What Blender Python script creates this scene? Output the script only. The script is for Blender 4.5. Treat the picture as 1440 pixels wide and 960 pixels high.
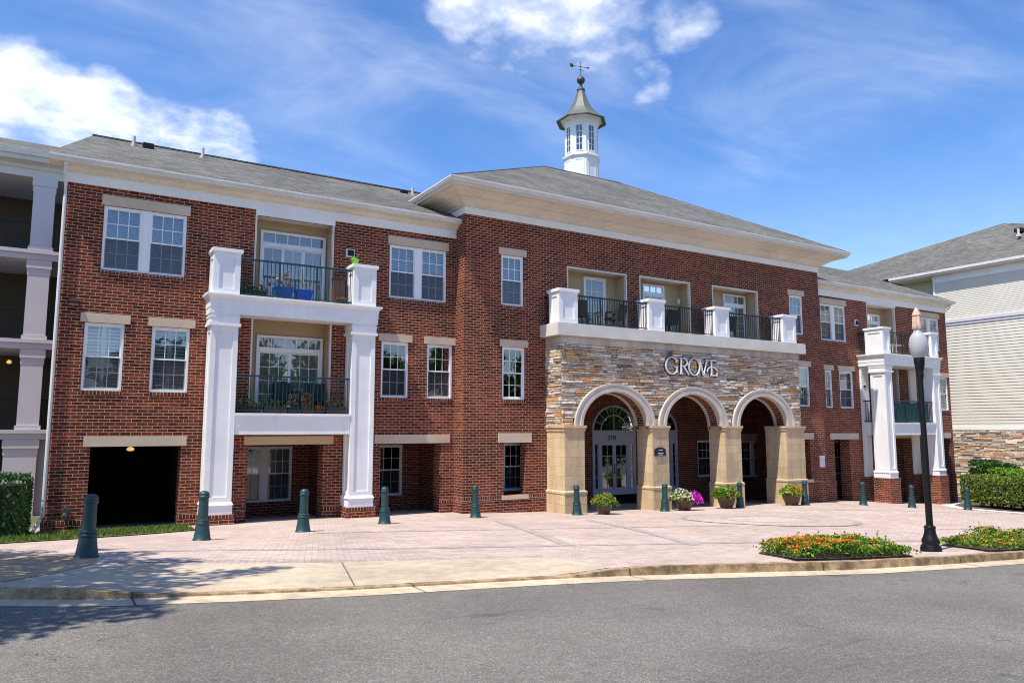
import bpy, bmesh, math, random
from mathutils import Vector, Matrix, Euler
R = math.radians
random.seed(7)
for o in list(bpy.data.objects): bpy.data.objects.remove(o)
scene = bpy.context.scene
COL = scene.collection

# ------------------------------------------------------------------ camera
cam_d = bpy.data.cameras.new('camera'); cam = bpy.data.objects.new('camera', cam_d); COL.objects.link(cam)
cam.location = (0, 0, 0); cam.rotation_euler = (R(90 + 6.628), 0, R(-31.583))
cam_d.sensor_width = 36; cam_d.lens = 26.457; cam_d.clip_start = .1; cam_d.clip_end = 2000
scene.camera = cam
# ------------------------------------------------------------------ light and exposure
SUN_AZ, SUN_EL = 73.0, 64.0            # degrees left of the facade normal, elevation
sun_dir = Vector((-math.sin(R(SUN_AZ))*math.cos(R(SUN_EL)), -math.cos(R(SUN_AZ))*math.cos(R(SUN_EL)), math.sin(R(SUN_EL))))
sd = bpy.data.lights.new('sun', 'SUN'); sun = bpy.data.objects.new('sun', sd); COL.objects.link(sun)
sd.energy = 4.6; sd.angle = R(.53); sd.color = (1, .93, .81)
sun.rotation_euler = sun_dir.to_track_quat('Z', 'Y').to_euler()
scene.view_settings.view_transform = 'Standard'; scene.view_settings.look = 'None'
scene.view_settings.gamma = 1; scene.view_settings.use_curve_mapping = False
scene.view_settings.exposure = .52

class NT:
    """small helper round a node tree"""
    def __init__(s, nt): s.nt = nt; s.n = nt.nodes; s.l = nt.links
    def new(s, t, **kw):
        x = s.n.new(t)
        for k, v in kw.items(): setattr(x, k, v)
        return x
    def link(s, a, b): s.l.new(a, b)
    def put(s, sock, v):
        if isinstance(v, bpy.types.NodeSocket): s.l.new(v, sock)
        elif v is not None: sock.default_value = v
    def math(s, op, a, b=None, c=None, clamp=False):
        x = s.new('ShaderNodeMath', operation=op, use_clamp=clamp)
        for i, v in enumerate((a, b, c)):
            if v is not None: s.put(x.inputs[i], v)
        return x.outputs[0]
    def vmath(s, op, a, b=None):
        x = s.new('ShaderNodeVectorMath', operation=op)
        s.put(x.inputs[0], a)
        if b is not None: s.put(x.inputs[1], b)
        return x.outputs[1] if op == 'DOT_PRODUCT' else x.outputs[0]
    def mixc(s, f, a, b, blend='MIX'):
        x = s.new('ShaderNodeMix', data_type='RGBA', blend_type=blend)
        s.put(x.inputs[0], f); s.put(x.inputs[6], a); s.put(x.inputs[7], b)
        return x.outputs[2]
    def noise(s, vec, scale, detail=4, rough=.55, dist=0):
        x = s.new('ShaderNodeTexNoise'); s.put(x.inputs['Vector'], vec)
        x.inputs['Scale'].default_value = scale; x.inputs['Detail'].default_value = detail
        x.inputs['Roughness'].default_value = rough; x.inputs['Distortion'].default_value = dist
        return x.outputs[0]
    def ramp(s, f, stops, interp='LINEAR'):
        x = s.new('ShaderNodeValToRGB'); s.put(x.inputs[0], f); r = x.color_ramp; r.interpolation = interp
        while len(r.elements) < len(stops): r.elements.new(.5)
        for e, (p, c) in zip(r.elements, stops):
            e.position = p; e.color = (*c, 1) if len(c) == 3 else c
        return x.outputs[0]
    def maprange(s, v, a, b, c=0, d=1):
        x = s.new('ShaderNodeMapRange', interpolation_type='SMOOTHSTEP')
        s.put(x.inputs[0], v); x.inputs[1].default_value = a; x.inputs[2].default_value = b
        x.inputs[3].default_value = c; x.inputs[4].default_value = d
        return x.outputs[0]
    def comb(s, a, b, c=0.0):
        x = s.new('ShaderNodeCombineXYZ')
        for i, v in enumerate((a, b, c)): s.put(x.inputs[i], v)
        return x.outputs[0]
    def sep(s, v):
        x = s.new('ShaderNodeSeparateXYZ'); s.put(x.inputs[0], v); return x.outputs
    def bump(s, h, strength, dist):
        x = s.new('ShaderNodeBump'); s.put(x.inputs['Height'], h)
        x.inputs['Strength'].default_value = strength; x.inputs['Distance'].default_value = dist
        return x.outputs[0]

def pix_dir(px, py):                     # direction of a point of the photograph (used for where clouds drift)
    f = 1058.27
    v = Vector(((px-720)/f, -(py-480)/f, -1)).normalized()
    return (Euler(cam.rotation_euler).to_matrix() @ v).normalized()

# ------------------------------------------------------------------ sky
world = bpy.data.worlds.new('World'); scene.world = world; world.use_nodes = True
W = NT(world.node_tree); W.n.clear()
sky = W.new('ShaderNodeTexSky', sky_type='NISHITA'); sky.sun_disc = False
sky.sun_elevation = R(SUN_EL)
sky.sun_rotation = math.atan2(sun_dir.x, sun_dir.y)
sky.air_density = 1.0; sky.dust_density = .25; sky.ozone_density = 3.0; sky.altitude = 200
tc = W.new('ShaderNodeTexCoord')
D = tc.outputs['Generated']
dx, dy, dz = W.sep(D)
hz = W.math('MAXIMUM', dz, 0.0); hz = W.math('ADD', hz, .22)
plane = W.comb(W.math('DIVIDE', dx, hz), W.math('DIVIDE', dy, hz), 0.0)
def blob(px, py, r0, r1, amp):
    c = pix_dir(px, py)
    dt = W.vmath('DOT_PRODUCT', D, tuple(c))
    return W.maprange(dt, math.cos(R(r0)), math.cos(R(r1)), 0, amp)
n1 = W.noise(plane, 3.0, 6, .52, .2)
n2 = W.noise(plane, 11.0, 6, .60, .1)
nn = W.math('MULTIPLY_ADD', n2, .32, W.math('MULTIPLY', n1, .72))
msk = None
for b in ((25, 168, 7.2, 1.5, .42), (140, 180, 5.5, .8, .38), (300, 212, 4.6, .6, .36), (215, 200, 5, .8, .34), (800, 15, 10, 1.0, .33), (740, 70, 6.5, .8, .27),
          (955, 25, 4.0, .4, .29), (650, 15, 3.6, .4, .24), (912, 118, 3.0, .3, .26), (755, 115, 3.4, .3, .25), (-160, 175, 8, 3, .30)):
    o = blob(*b); msk = o if msk is None else W.math('MAXIMUM', msk, o)
cum = W.maprange(W.math('ADD', nn, msk), .66, 1.04, 0, .97)
# thin high cirrus, drawn out along one direction
rot = W.new('ShaderNodeMapping'); W.link(plane, rot.inputs[0]); rot.inputs['Rotation'].default_value = (0, 0, R(35)); rot.inputs['Scale'].default_value = (.8, 1.5, 1)
c1 = W.noise(rot.outputs[0], 1.9, 7, .58, .8)
c2 = W.noise(plane, .9, 3, .5)
cir = W.math('MULTIPLY', W.maprange(c1, .33, .90, 0, .42), W.maprange(c2, .36, .66, .25, 1))
haze_ = W.maprange(dz, .02, .38, .22, 0.0)
cir = W.math('MAXIMUM', cir, haze_)
cov = W.math('MAXIMUM', cum, cir, clamp=True)
hsv = W.new('ShaderNodeHueSaturation'); W.link(sky.outputs[0], hsv.inputs['Color'])
hsv.inputs['Saturation'].default_value = 1.25; hsv.inputs['Value'].default_value = 1.0; hsv.inputs['Hue'].default_value = .508
shade = W.mixc(W.maprange(n2, .35, .7), (5.6, 5.9, 6.4, 1), (7.2, 7.2, 7.2, 1))
skyc = W.mixc(cov, hsv.outputs[0], shade)
bg = W.new('ShaderNodeBackground'); W.link(skyc, bg.inputs[0]); bg.inputs[1].default_value = .15
wo = W.new('ShaderNodeOutputWorld'); W.link(bg.outputs[0], wo.inputs[0])

# ------------------------------------------------------------------ materials
MATS = {}
def base(name):
    m = bpy.data.materials.new(name); m.use_nodes = True
    T = NT(m.node_tree); T.n.clear()
    out = T.new('ShaderNodeOutputMaterial'); p = T.new('ShaderNodeBsdfPrincipled'); T.link(p.outputs[0], out.inputs[0])
    MATS[name] = m
    return m, T, p, out
def pos(T): return T.new('ShaderNodeNewGeometry').outputs['Position']
def wallcoord(T):
    """brick coordinates that follow whichever way a wall faces"""
    g = T.new('ShaderNodeNewGeometry')
    x, y, z = T.sep(g.outputs['Position']); nx, ny, nz = T.sep(g.outputs['True Normal'])
    sx = T.math('GREATER_THAN', T.math('ABSOLUTE', nx), .6)
    sz = T.math('GREATER_THAN', T.math('ABSOLUTE', nz), .75)
    u = T.math('ADD', T.math('MULTIPLY', y, sx), T.math('MULTIPLY', x, T.math('SUBTRACT', 1.0, sx)))
    v = T.math('ADD', T.math('MULTIPLY', y, sz), T.math('MULTIPLY', z, T.math('SUBTRACT', 1.0, sz)))
    return u, v, g.outputs['Position']
def plain(name, col, rough=.6, var=.10, scale=3, fine=40, bump=0, metal=0, spec=.5):
    m, T, p, _ = base(name)
    P = pos(T)
    a = T.noise(P, scale, 5); b = T.noise(P, fine, 3)
    f = T.math('ADD', T.math('MULTIPLY', a, .6), T.math('MULTIPLY', b, .4))
    f = T.maprange(f, .3, .7, 1-var, 1+var)
    c = T.mixc(1.0, (*col, 1), T.comb(f, f, f), 'MULTIPLY')
    T.put(p.inputs['Base Color'], c); p.inputs['Roughness'].default_value = rough; p.inputs['Metallic'].default_value = metal
    p.inputs['Specular IOR Level'].default_value = spec
    if bump: T.put(p.inputs['Normal'], T.bump(b, bump, .01))
    return m
def brickmat(name, c1, c2, c3, mortar, bw=.2032, rh=.0677, ms=.0055, rot=False, bumpd=.006, offs=.5, var=.25):
    m, T, p, _ = base(name)
    u, v, P = wallcoord(T)
    vec = T.comb(v, u) if rot else T.comb(u, v)
    b = T.new('ShaderNodeTexBrick'); T.put(b.inputs['Vector'], vec); b.offset = offs
    for k, val in (('Scale', 1), ('Mortar Size', ms), ('Mortar Smooth', .25), ('Bias', -.05), ('Brick Width', bw), ('Row Height', rh)):
        b.inputs[k].default_value = val
    b.inputs['Color1'].default_value = (0, 0, 0, 1); b.inputs['Color2'].default_value = (1, 1, 1, 1); b.inputs['Mortar'].default_value = (.5, .5, .5, 1)
    tone = T.ramp(b.outputs['Color'], [(0, c1), (.5, c2), (1, c3)])
    sm_ = T.new('ShaderNodeMapping'); T.link(P, sm_.inputs[0]); sm_.inputs['Scale'].default_value = (2.2, 2.2, .22)
    stk = T.maprange(T.noise(sm_.outputs[0], 1.0, 4, .6), .35, .72, 1.10, .78)
    big = T.math('MULTIPLY', T.maprange(T.noise(P, .5, 4), .3, .7, 1-var, 1+var*.6), stk)
    sm = T.maprange(T.noise(P, 60, 3), .3, .7, .8, 1.2)
    tone = T.mixc(1.0, tone, T.comb(*[T.math('MULTIPLY', big, sm)]*3), 'MULTIPLY')
    mc = T.mixc(T.noise(P, 2.3, 4), mortar, tuple(x*.72 for x in mortar[:3])+(1,))
    T.put(p.inputs['Base Color'], T.mixc(b.outputs['Fac'], tone, mc))
    p.inputs['Roughness'].default_value = .92; p.inputs['Specular IOR Level'].default_value = .08
    h = T.math('MULTIPLY_ADD', T.noise(P, 90, 3), .25, T.math('SUBTRACT', 1.0, b.outputs['Fac']))
    T.put(p.inputs['Normal'], T.bump(h, .7, bumpd))
    return m
M_brick = brickmat('brick', (.090, .022, .013), (.170, .036, .019), (.250, .058, .027), (.56, .46, .355, 1), bw=.245, rh=.0835, ms=.0062)
M_soldier = brickmat('soldier_brick', (.085, .020, .012), (.165, .034, .017), (.25, .056, .025), (.60, .52, .42, 1), bw=.20, rh=.085, ms=.006, rot=True, offs=0)
M_block = brickmat('cast_stone_block', (.56, .42, .255), (.61, .46, .285), (.65, .50, .32), (.36, .26, .16, 1), bw=.60, rh=.30, ms=.004, bumpd=.004, var=.10)
M_tan_lintel = plain('limestone', (.56, .445, .335), .85, .13, 1.5, 60, .25)
M_arch = plain('arch_limestone', (.53, .475, .405), .85, .16, 2, 50, .3)
M_band = brickmat('coping_stone', (.43, .39, .34), (.47, .43, .37), (.50, .455, .40), (.24, .21, .18, 1), bw=.95, rh=.30, ms=.004, bumpd=.003, var=.15)
M_cap = plain('coping_cap', (.62, .585, .53), .8, .12, 1.5, 40, .2)
def weathered(name, col, rough=.5):
    m, T, p, _ = base(name); P = pos(T)
    mp = T.new('ShaderNodeMapping'); T.link(P, mp.inputs[0]); mp.inputs['Scale'].default_value = (5, 5, .35)
    drip = T.maprange(T.noise(mp.outputs[0], 1.0, 5, .6), .52, .78); patch = T.maprange(T.noise(P, 1.4, 5, .6), .3, .7, .94, 1.03)
    c = T.mixc(T.math('MULTIPLY', drip, .22), (*col, 1), (.52, .47, .40, 1))
    T.put(p.inputs['Base Color'], T.mixc(1.0, c, T.comb(patch, patch, patch), 'MULTIPLY')); p.inputs['Roughness'].default_value = rough
    T.put(p.inputs['Normal'], T.bump(T.noise(P, 25, 3), .08, .004)); return m
M_white = weathered('white_paint', (.81, .81, .815))
M_trim = plain('cream_paint', (.66, .60, .515), .6, .13, 1.0, 14)
M_frieze = plain('frieze_paint', (.76, .755, .75), .55, .06, 1.2, 20)
M_gutter = plain('gutter_aluminium', (.64, .62, .585), .4, .10, 1.2, 18, metal=0)
M_vinyl = plain('white_vinyl', (.80, .80, .80), .35, .03, 2, 30)
M_siding_tan = plain('tan_siding', (.47, .36, .22), .6, .06, 2, 25)
M_siding_cream = plain('cream_siding', (.62, .585, .50), .6, .05, .8, 15)
M_lilac = plain('grey_white_paint', (.60, .565, .60), .5, .05, 1, 20)
M_green = plain('dark_green_metal', (.004, .042, .048), .5, .2, 3, 60, spec=.6)
M_rail_black = plain('black_railing_metal', (.006, .014, .016), .4, .1, 3, 60)
M_rail = plain('green_railing_metal', (.006, .036, .040), .35, .1, 3, 60)
M_blackm = plain('black_metal', (.004, .004, .005), .42, .15, 4, 70, spec=.35)
M_siding_shaded = plain('shaded_siding', (.085, .065, .04), .7, .08, 2, 25)  # tan siding with the deep shade behind the balconies put into its colour
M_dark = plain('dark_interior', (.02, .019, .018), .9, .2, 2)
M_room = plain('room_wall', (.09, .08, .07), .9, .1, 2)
M_blind = plain('window_blind', (.72, .73, .75), .6, .04, 3)
M_curtain = plain('curtain', (.34, .36, .38), .8, .1, 3)
M_copper = plain('patina_copper', (.105, .115, .10), .55, .22, 4, 30, .2)
M_iron = plain('dark_bronze', (.045, .048, .042), .5, .2, 5, 60)
M_mortar = plain('dark_mortar', (.13, .11, .09), .95, .2, 6, 60)
M_pot = plain('brown_glazed_clay', (.075, .033, .022), .38, .25, 6, 40)
M_bluepot = plain('blue_plastic', (.01, .10, .52), .4, .08, 5)
M_greenpot = plain('lime_plastic', (.20, .52, .03), .4, .08, 5)
M_soil = plain('soil', (.05, .035, .022), .95, .3, 15, 80)
M_woodbox = plain('brown_wood', (.10, .045, .03), .7, .25, 6, 40)
M_wicker = plain('dark_wicker', (.02, .022, .026), .7, .25, 30, 90)
M_teal = plain('teal_fabric', (.02, .13, .15), .8, .12, 6, 50)
M_pale = plain('pale_plastic', (.55, .52, .46), .5, .08, 5)
M_door = plain('door_paint', (.42, .455, .53), .4, .04, 3)
M_bark = plain('bark', (.12, .085, .06), .95, .3, 8, 50, .6)
M_mulch = plain('mulch', (.10, .065, .045), .95, .35, 20, 90, .5)
M_palest = plain('pale_concrete', (.62, .60, .56), .9, .1, 3, 60)
M_lampcap = plain('peach_cloth', (.62, .42, .30), .8, .2, 20, 90)
M_signmetal = plain('silver_letter_metal', (.74, .74, .75), .3, .05, 10, metal=.0)
M_signdark = plain('charcoal_letter_and_shadow', (.03, .034, .05), .4, .1, 10)
M_navy = plain('navy_plaque', (.008, .010, .030), .35, .1, 10)
M_ink = plain('black_numerals', (.01, .01, .01), .5, .05, 10)
M_paper = plain('white_notice', (.72, .66, .72), .5, .03, 10)

def shingle():
    m, T, p, _ = base('asphalt_shingle')
    g = T.new('ShaderNodeNewGeometry'); x, y, z = T.sep(g.outputs['Position']); nx, ny, nz = T.sep(g.outputs['True Normal'])
    sx = T.math('GREATER_THAN', T.math('ABSOLUTE', nx), T.math('ABSOLUTE', ny))
    u = T.math('ADD', T.math('MULTIPLY', y, sx), T.math('MULTIPLY', x, T.math('SUBTRACT', 1.0, sx)))
    b = T.new('ShaderNodeTexBrick'); T.put(b.inputs['Vector'], T.comb(u, z)); b.offset = .37
    for k, val in (('Scale', 1), ('Mortar Size', .004), ('Mortar Smooth', .3), ('Brick Width', .27), ('Row Height', .062)): b.inputs[k].default_value = val
    b.inputs['Color1'].default_value = (0, 0, 0, 1); b.inputs['Color2'].default_value = (1, 1, 1, 1); b.inputs['Mortar'].default_value = (.3, .3, .3, 1)
    t = T.ramp(b.outputs['Color'], [(0, (.098, .097, .088)), (.5, (.132, .130, .119)), (1, (.172, .169, .156))])
    mp = T.new('ShaderNodeMapping'); T.link(T.comb(u, z), mp.inputs[0]); mp.inputs['Scale'].default_value = (.6, 9, 1)
    f = T.math('MULTIPLY', T.maprange(T.noise(g.outputs['Position'], .35, 5), .3, .7, .80, 1.15), T.maprange(T.noise(mp.outputs[0], 1.5, 4, .6), .3, .7, .82, 1.18))
    f2 = T.maprange(T.noise(g.outputs['Position'], 120, 2), .3, .7, .75, 1.25)
    t = T.mixc(1.0, t, T.comb(*[T.math('MULTIPLY', f, f2)]*3), 'MULTIPLY')
    t = T.mixc(T.math('MULTIPLY', b.outputs['Fac'], .8), t, (.035, .035, .032, 1))
    T.put(p.inputs['Base Color'], t); p.inputs['Roughness'].default_value = .92; p.inputs['Specular IOR Level'].default_value = .2
    return m
M_shingle = shingle()

def island(name, stops, rough=.8, trans=0, spec=.3, nscale=0):
    m, T, p, out = base(name)
    g = T.new('ShaderNodeNewGeometry')
    c = T.ramp(g.outputs['Random Per Island'], stops)
    if nscale:
        f = T.maprange(T.noise(g.outputs['Position'], nscale, 4), .3, .7, .72, 1.25)
        c = T.mixc(1.0, c, T.comb(f, f, f), 'MULTIPLY')
        T.put(p.inputs['Normal'], T.bump(T.noise(g.outputs['Position'], nscale*2, 4), .6, .01))
    T.put(p.inputs['Base Color'], c); p.inputs['Roughness'].default_value = rough; p.inputs['Specular IOR Level'].default_value = spec
    if trans:
        tr = T.new('ShaderNodeBsdfTranslucent'); T.put(tr.inputs[0], c)
        mx = T.new('ShaderNodeMixShader'); mx.inputs[0].default_value = trans
        T.link(p.outputs[0], mx.inputs[1]); T.link(tr.outputs[0], mx.inputs[2]); T.link(mx.outputs[0], out.inputs[0])
    return m
M_ledge = island('ledgestone', [(0, (.16, .13, .105)), (.12, (.54, .46, .35)), (.26, (.34, .295, .255)), (.38, (.70, .42, .20)), (.48, (.46, .24, .11)),
                                (.58, (.74, .63, .48)), (.72, (.42, .375, .33)), (.86, (.80, .73, .61)), (1, (.62, .46, .30))], .88, nscale=14)
M_leaf = island('leaf_green', [(0, (.020, .060, .010)), (.5, (.045, .115, .018)), (1, (.085, .17, .028))], .55, .3)
M_leaf_dark = island('leaf_dark', [(0, (.014, .045, .008)), (.5, (.032, .090, .014)), (1, (.06, .14, .022))], .5, .2)
M_leaf_lime = island('leaf_lime', [(0, (.07, .15, .015)), (.5, (.15, .25, .03)), (1, (.28, .34, .06))], .55, .35)
M_leaf_bright = island('leaf_bright', [(0, (.06, .16, .010)), (.5, (.14, .31, .018)), (1, (.28, .42, .035))], .5, .35)
M_leaf_yellow = island('leaf_hedge', [(0, (.045, .09, .012)), (.5, (.13, .21, .025)), (.8, (.23, .28, .05)), (1, (.32, .30, .07))], .5, .3)
M_fl_orange = island('flower_orange', [(0, (.62, .05, .02)), (.4, (.70, .12, .02)), (.7, (.75, .25, .03)), (1, (.75, .45, .06))], .6, .3)
M_fl_yellow = island('flower_yellow', [(0, (.70, .42, .03)), (.6, (.75, .58, .06)), (1, (.72, .25, .05))], .6, .3)
M_fl_pink = island('flower_magenta', [(0, (.45, .01, .35)), (.5, (.62, .02, .50)), (1, (.72, .10, .60))], .6, .3)
M_fl_white = island('flower_white', [(0, (.60, .62, .35)), (.5, (.74, .72, .60)), (1, (.78, .78, .74))], .6, .3)
M_fl_red = island('flower_red', [(0, (.50, .03, .02)), (.6, (.62, .07, .03)), (1, (.60, .18, .10))], .6, .3)
M_dry = island('dry_plant', [(0, (.22, .09, .04)), (.5, (.38, .18, .09)), (1, (.50, .33, .22))], .8, .2)
M_grass = island('grass_blade', [(0, (.05, .10, .014)), (.5, (.11, .18, .022)), (1, (.20, .25, .04))], .6, .3)
M_blade_soil = plain('lawn_soil', (.07, .095, .022), .95, .3, 8, 60)

def glassmat(name, tint, refl, rough=.015):
    m, T, p, out = base(name)
    T.n.remove(p)
    tr = T.new('ShaderNodeBsdfTransparent'); tr.inputs[0].default_value = (*tint, 1)
    gl = T.new('ShaderNodeBsdfGlossy'); gl.inputs['Roughness'].default_value = rough; gl.inputs[0].default_value = (.92, .95, 1, 1)
    P = pos(T); T.put(gl.inputs['Normal'], T.bump(T.noise(P, 1.6, 2), .05, .05))
    fr = T.new('ShaderNodeFresnel'); fr.inputs[0].default_value = 1.5
    f = T.math('MULTIPLY_ADD', fr.outputs[0], 1.4, refl, clamp=True)
    mx = T.new('ShaderNodeMixShader'); T.put(mx.inputs[0], f)
    T.link(tr.outputs[0], mx.inputs[1]); T.link(gl.outputs[0], mx.inputs[2]); T.link(mx.outputs[0], out.inputs[0])
    return m
M_glass = glassmat('window_glass', (.70, .77, .85), .14)
M_glass_dark = glassmat('dark_glass', (.25, .28, .30), .14)
def screenmat():
    m, T, p, out = base('insect_screen')
    p.inputs['Base Color'].default_value = (.045, .05, .06, 1); p.inputs['Roughness'].default_value = .8
    tr = T.new('ShaderNodeBsdfTransparent'); mx = T.new('ShaderNodeMixShader'); mx.inputs[0].default_value = .48
    T.link(tr.outputs[0], mx.inputs[1]); T.link(p.outputs[0], mx.inputs[2]); T.link(mx.outputs[0], out.inputs[0])
    return m
M_screen = screenmat()
def globemat():
    m, T, p, out = base('frosted_globe')
    p.inputs['Base Color'].default_value = (.66, .66, .68, 1); p.inputs['Roughness'].default_value = .2
    tr = T.new('ShaderNodeBsdfTranslucent'); tr.inputs[0].default_value = (.6, .6, .62, 1)
    mx = T.new('ShaderNodeMixShader'); mx.inputs[0].default_value = .45
    T.link(p.outputs[0], mx.inputs[1]); T.link(tr.outputs[0], mx.inputs[2]); T.link(mx.outputs[0], out.inputs[0])
    return m
M_globe = globemat()
def glow(name, col, s):
    m, T, p, out = base(name); p.inputs['Base Color'].default_value = (*col, 1)
    p.inputs['Emission Color'].default_value = (*col, 1); p.inputs['Emission Strength'].default_value = s
    return m
M_glow = glow('lit_lamp_glass', (1, .50, .14), .7)

def asphalt():
    m, T, p, _ = base('asphalt')
    P = pos(T)
    v = T.new('ShaderNodeTexVoronoi'); T.put(v.inputs['Vector'], P); v.inputs['Scale'].default_value = 95
    sp = T.noise(P, 130, 2, .6); mid = T.noise(P, 9, 4); big = T.noise(P, .45, 5, .6)
    stones = T.sep(v.outputs['Color'])[0]
    t = T.math('MULTIPLY_ADD', stones, .55, T.math('MULTIPLY', sp, .55))
    c = T.ramp(t, [(.12, (.068, .062, .054)), (.5, (.136, .125, .110)), (.75, (.195, .18, .157)), (.95, (.42, .39, .35))])
    f = T.math('MULTIPLY', T.maprange(big, .3, .7, .83, 1.15), T.maprange(mid, .3, .7, .94, 1.06))
    st = T.new('ShaderNodeMapping'); T.link(P, st.inputs[0]); st.inputs['Rotation'].default_value = (0, 0, R(10)); st.inputs['Scale'].default_value = (.35, 3.2, 1)
    streak = T.maprange(T.noise(st.outputs[0], 1.3, 5, .6), .64, .76, 1, .62)
    f = T.math('MULTIPLY', f, streak)
    col = T.mixc(1.0, c, T.comb(f, f, f), 'MULTIPLY')
    n_a = T.noise(P, .55, 6, .55, .6); crack = T.math('LESS_THAN', T.math('ABSOLUTE', T.math('SUBTRACT', n_a, .5)), .0016)
    crack = T.math('MULTIPLY', crack, T.math('GREATER_THAN', T.noise(P, .22, 2), .54))
    col = T.mixc(T.math('MULTIPLY', crack, .75), col, (.025, .024, .022, 1))
    spill = T.math('MULTIPLY', T.maprange(T.noise(P, 1.1, 3, .5, .4), .66, .72), .45)
    col = T.mixc(spill, col, (.05, .047, .043, 1))
    T.put(p.inputs['Base Color'], col)
    p.inputs['Roughness'].default_value = .85; p.inputs['Specular IOR Level'].default_value = .3
    T.put(p.inputs['Normal'], T.bump(t, .5, .006))
    return m
M_asphalt = asphalt()
def concrete(name, c1, c2, spots=.35, joints=0):
    m, T, p, _ = base(name)
    P = pos(T)
    sp = T.noise(P, 70, 3, .6); mid = T.noise(P, 5, 5, .6); big = T.noise(P, .6, 4)
    c = T.mixc(T.maprange(sp, .3, .7), (*c1, 1), (*c2, 1))
    f = T.math('MULTIPLY', T.maprange(big, .3, .7, .86, 1.1), T.maprange(mid, .28, .72, 1-spots*.5, 1+spots*.3))
    c = T.mixc(1.0, c, T.comb(f, f, f), 'MULTIPLY')
    if joints:
        fr = T.math('FRACT', T.math('DIVIDE', T.math('ADD', T.sep(P)[0], 200.4), joints))
        c = T.mixc(T.math('LESS_THAN', fr, .012/joints*1.6), c, (.06, .045, .03, 1))
    T.put(p.inputs['Base Color'], c)
    p.inputs['Roughness'].default_value = .9; p.inputs['Specular IOR Level'].default_value = .25
    T.put(p.inputs['Normal'], T.bump(sp, .35, .004))
    return m
M_walk = concrete('exposed_aggregate', (.42, .335, .24), (.55, .455, .345))
M_slab = concrete('driveway_concrete', (.36, .26, .155), (.47, .345, .22))
M_curb = concrete('curb_concrete', (.25, .165, .085), (.42, .31, .19), 1.2, 3.05)
M_pan = concrete('gutter_concrete', (.47, .37, .25), (.60, .50, .36), .5, 3.05)
def pavers(name, cols, mortar, bw=.20, rh=.10, rot=-17.5, ring=None):
    m, T, p, _ = base(name)
    P = pos(T)
    if ring:
        x, y, z = T.sep(P)
        ax = T.math('SUBTRACT', x, ring[0]); ay = T.math('SUBTRACT', y, ring[1])
        rr = T.math('SQRT', T.math('ADD', T.math('MULTIPLY', ax, ax), T.math('MULTIPLY', ay, ay)))
        vec = T.comb(T.math('MULTIPLY', T.math('ARCTAN2', ay, ax), 1.9), rr)
    else:
        mp = T.new('ShaderNodeMapping'); T.link(P, mp.inputs[0]); mp.inputs['Rotation'].default_value = (0, 0, R(-rot)); vec = mp.outputs[0]
    b = T.new('ShaderNodeTexBrick'); T.put(b.inputs['Vector'], vec)
    for k, val in (('Scale', 1), ('Mortar Size', .005), ('Mortar Smooth', .3), ('Brick Width', bw), ('Row Height', rh)): b.inputs[k].default_value = val
    b.inputs['Color1'].default_value = (0, 0, 0, 1); b.inputs['Color2'].default_value = (1, 1, 1, 1); b.inputs['Mortar'].default_value = (.5, .5, .5, 1)
    t = T.ramp(b.outputs['Color'], cols)
    f = T.math('MULTIPLY', T.maprange(T.noise(P, .5, 5, .6), .3, .7, .87, 1.1), T.maprange(T.noise(P, 45, 3), .3, .7, .88, 1.12))
    t = T.mixc(1.0, t, T.comb(f, f, f), 'MULTIPLY')
    T.put(p.inputs['Base Color'], T.mixc(b.outputs['Fac'], t, mortar))
    p.inputs['Roughness'].default_value = .85; p.inputs['Specular IOR Level'].default_value = .25
    T.put(p.inputs['Normal'], T.bump(T.math('SUBTRACT', 1.0, b.outputs['Fac']), .5, .004))
    return m
M_paver = pavers('pink_pavers', [(0, (.41, .315, .27)), (.5, (.48, .375, .325)), (1, (.54, .435, .385))], (.25, .20, .175, 1))
M_paver_grey = pavers('grey_pavers', [(0, (.33, .285, .265)), (.5, (.38, .325, .30)), (1, (.43, .37, .34))], (.22, .19, .175, 1), bw=.20, rh=.10, rot=72.5)
M_medal = pavers('ring_pavers', [(0, (.40, .32, .285)), (.3, (.48, .37, .32)), (.7, (.46, .38, .34)), (1, (.55, .46, .41))], (.30, .24, .215, 1), bw=.17, rh=.16, ring=(17.5, 14.7))

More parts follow.
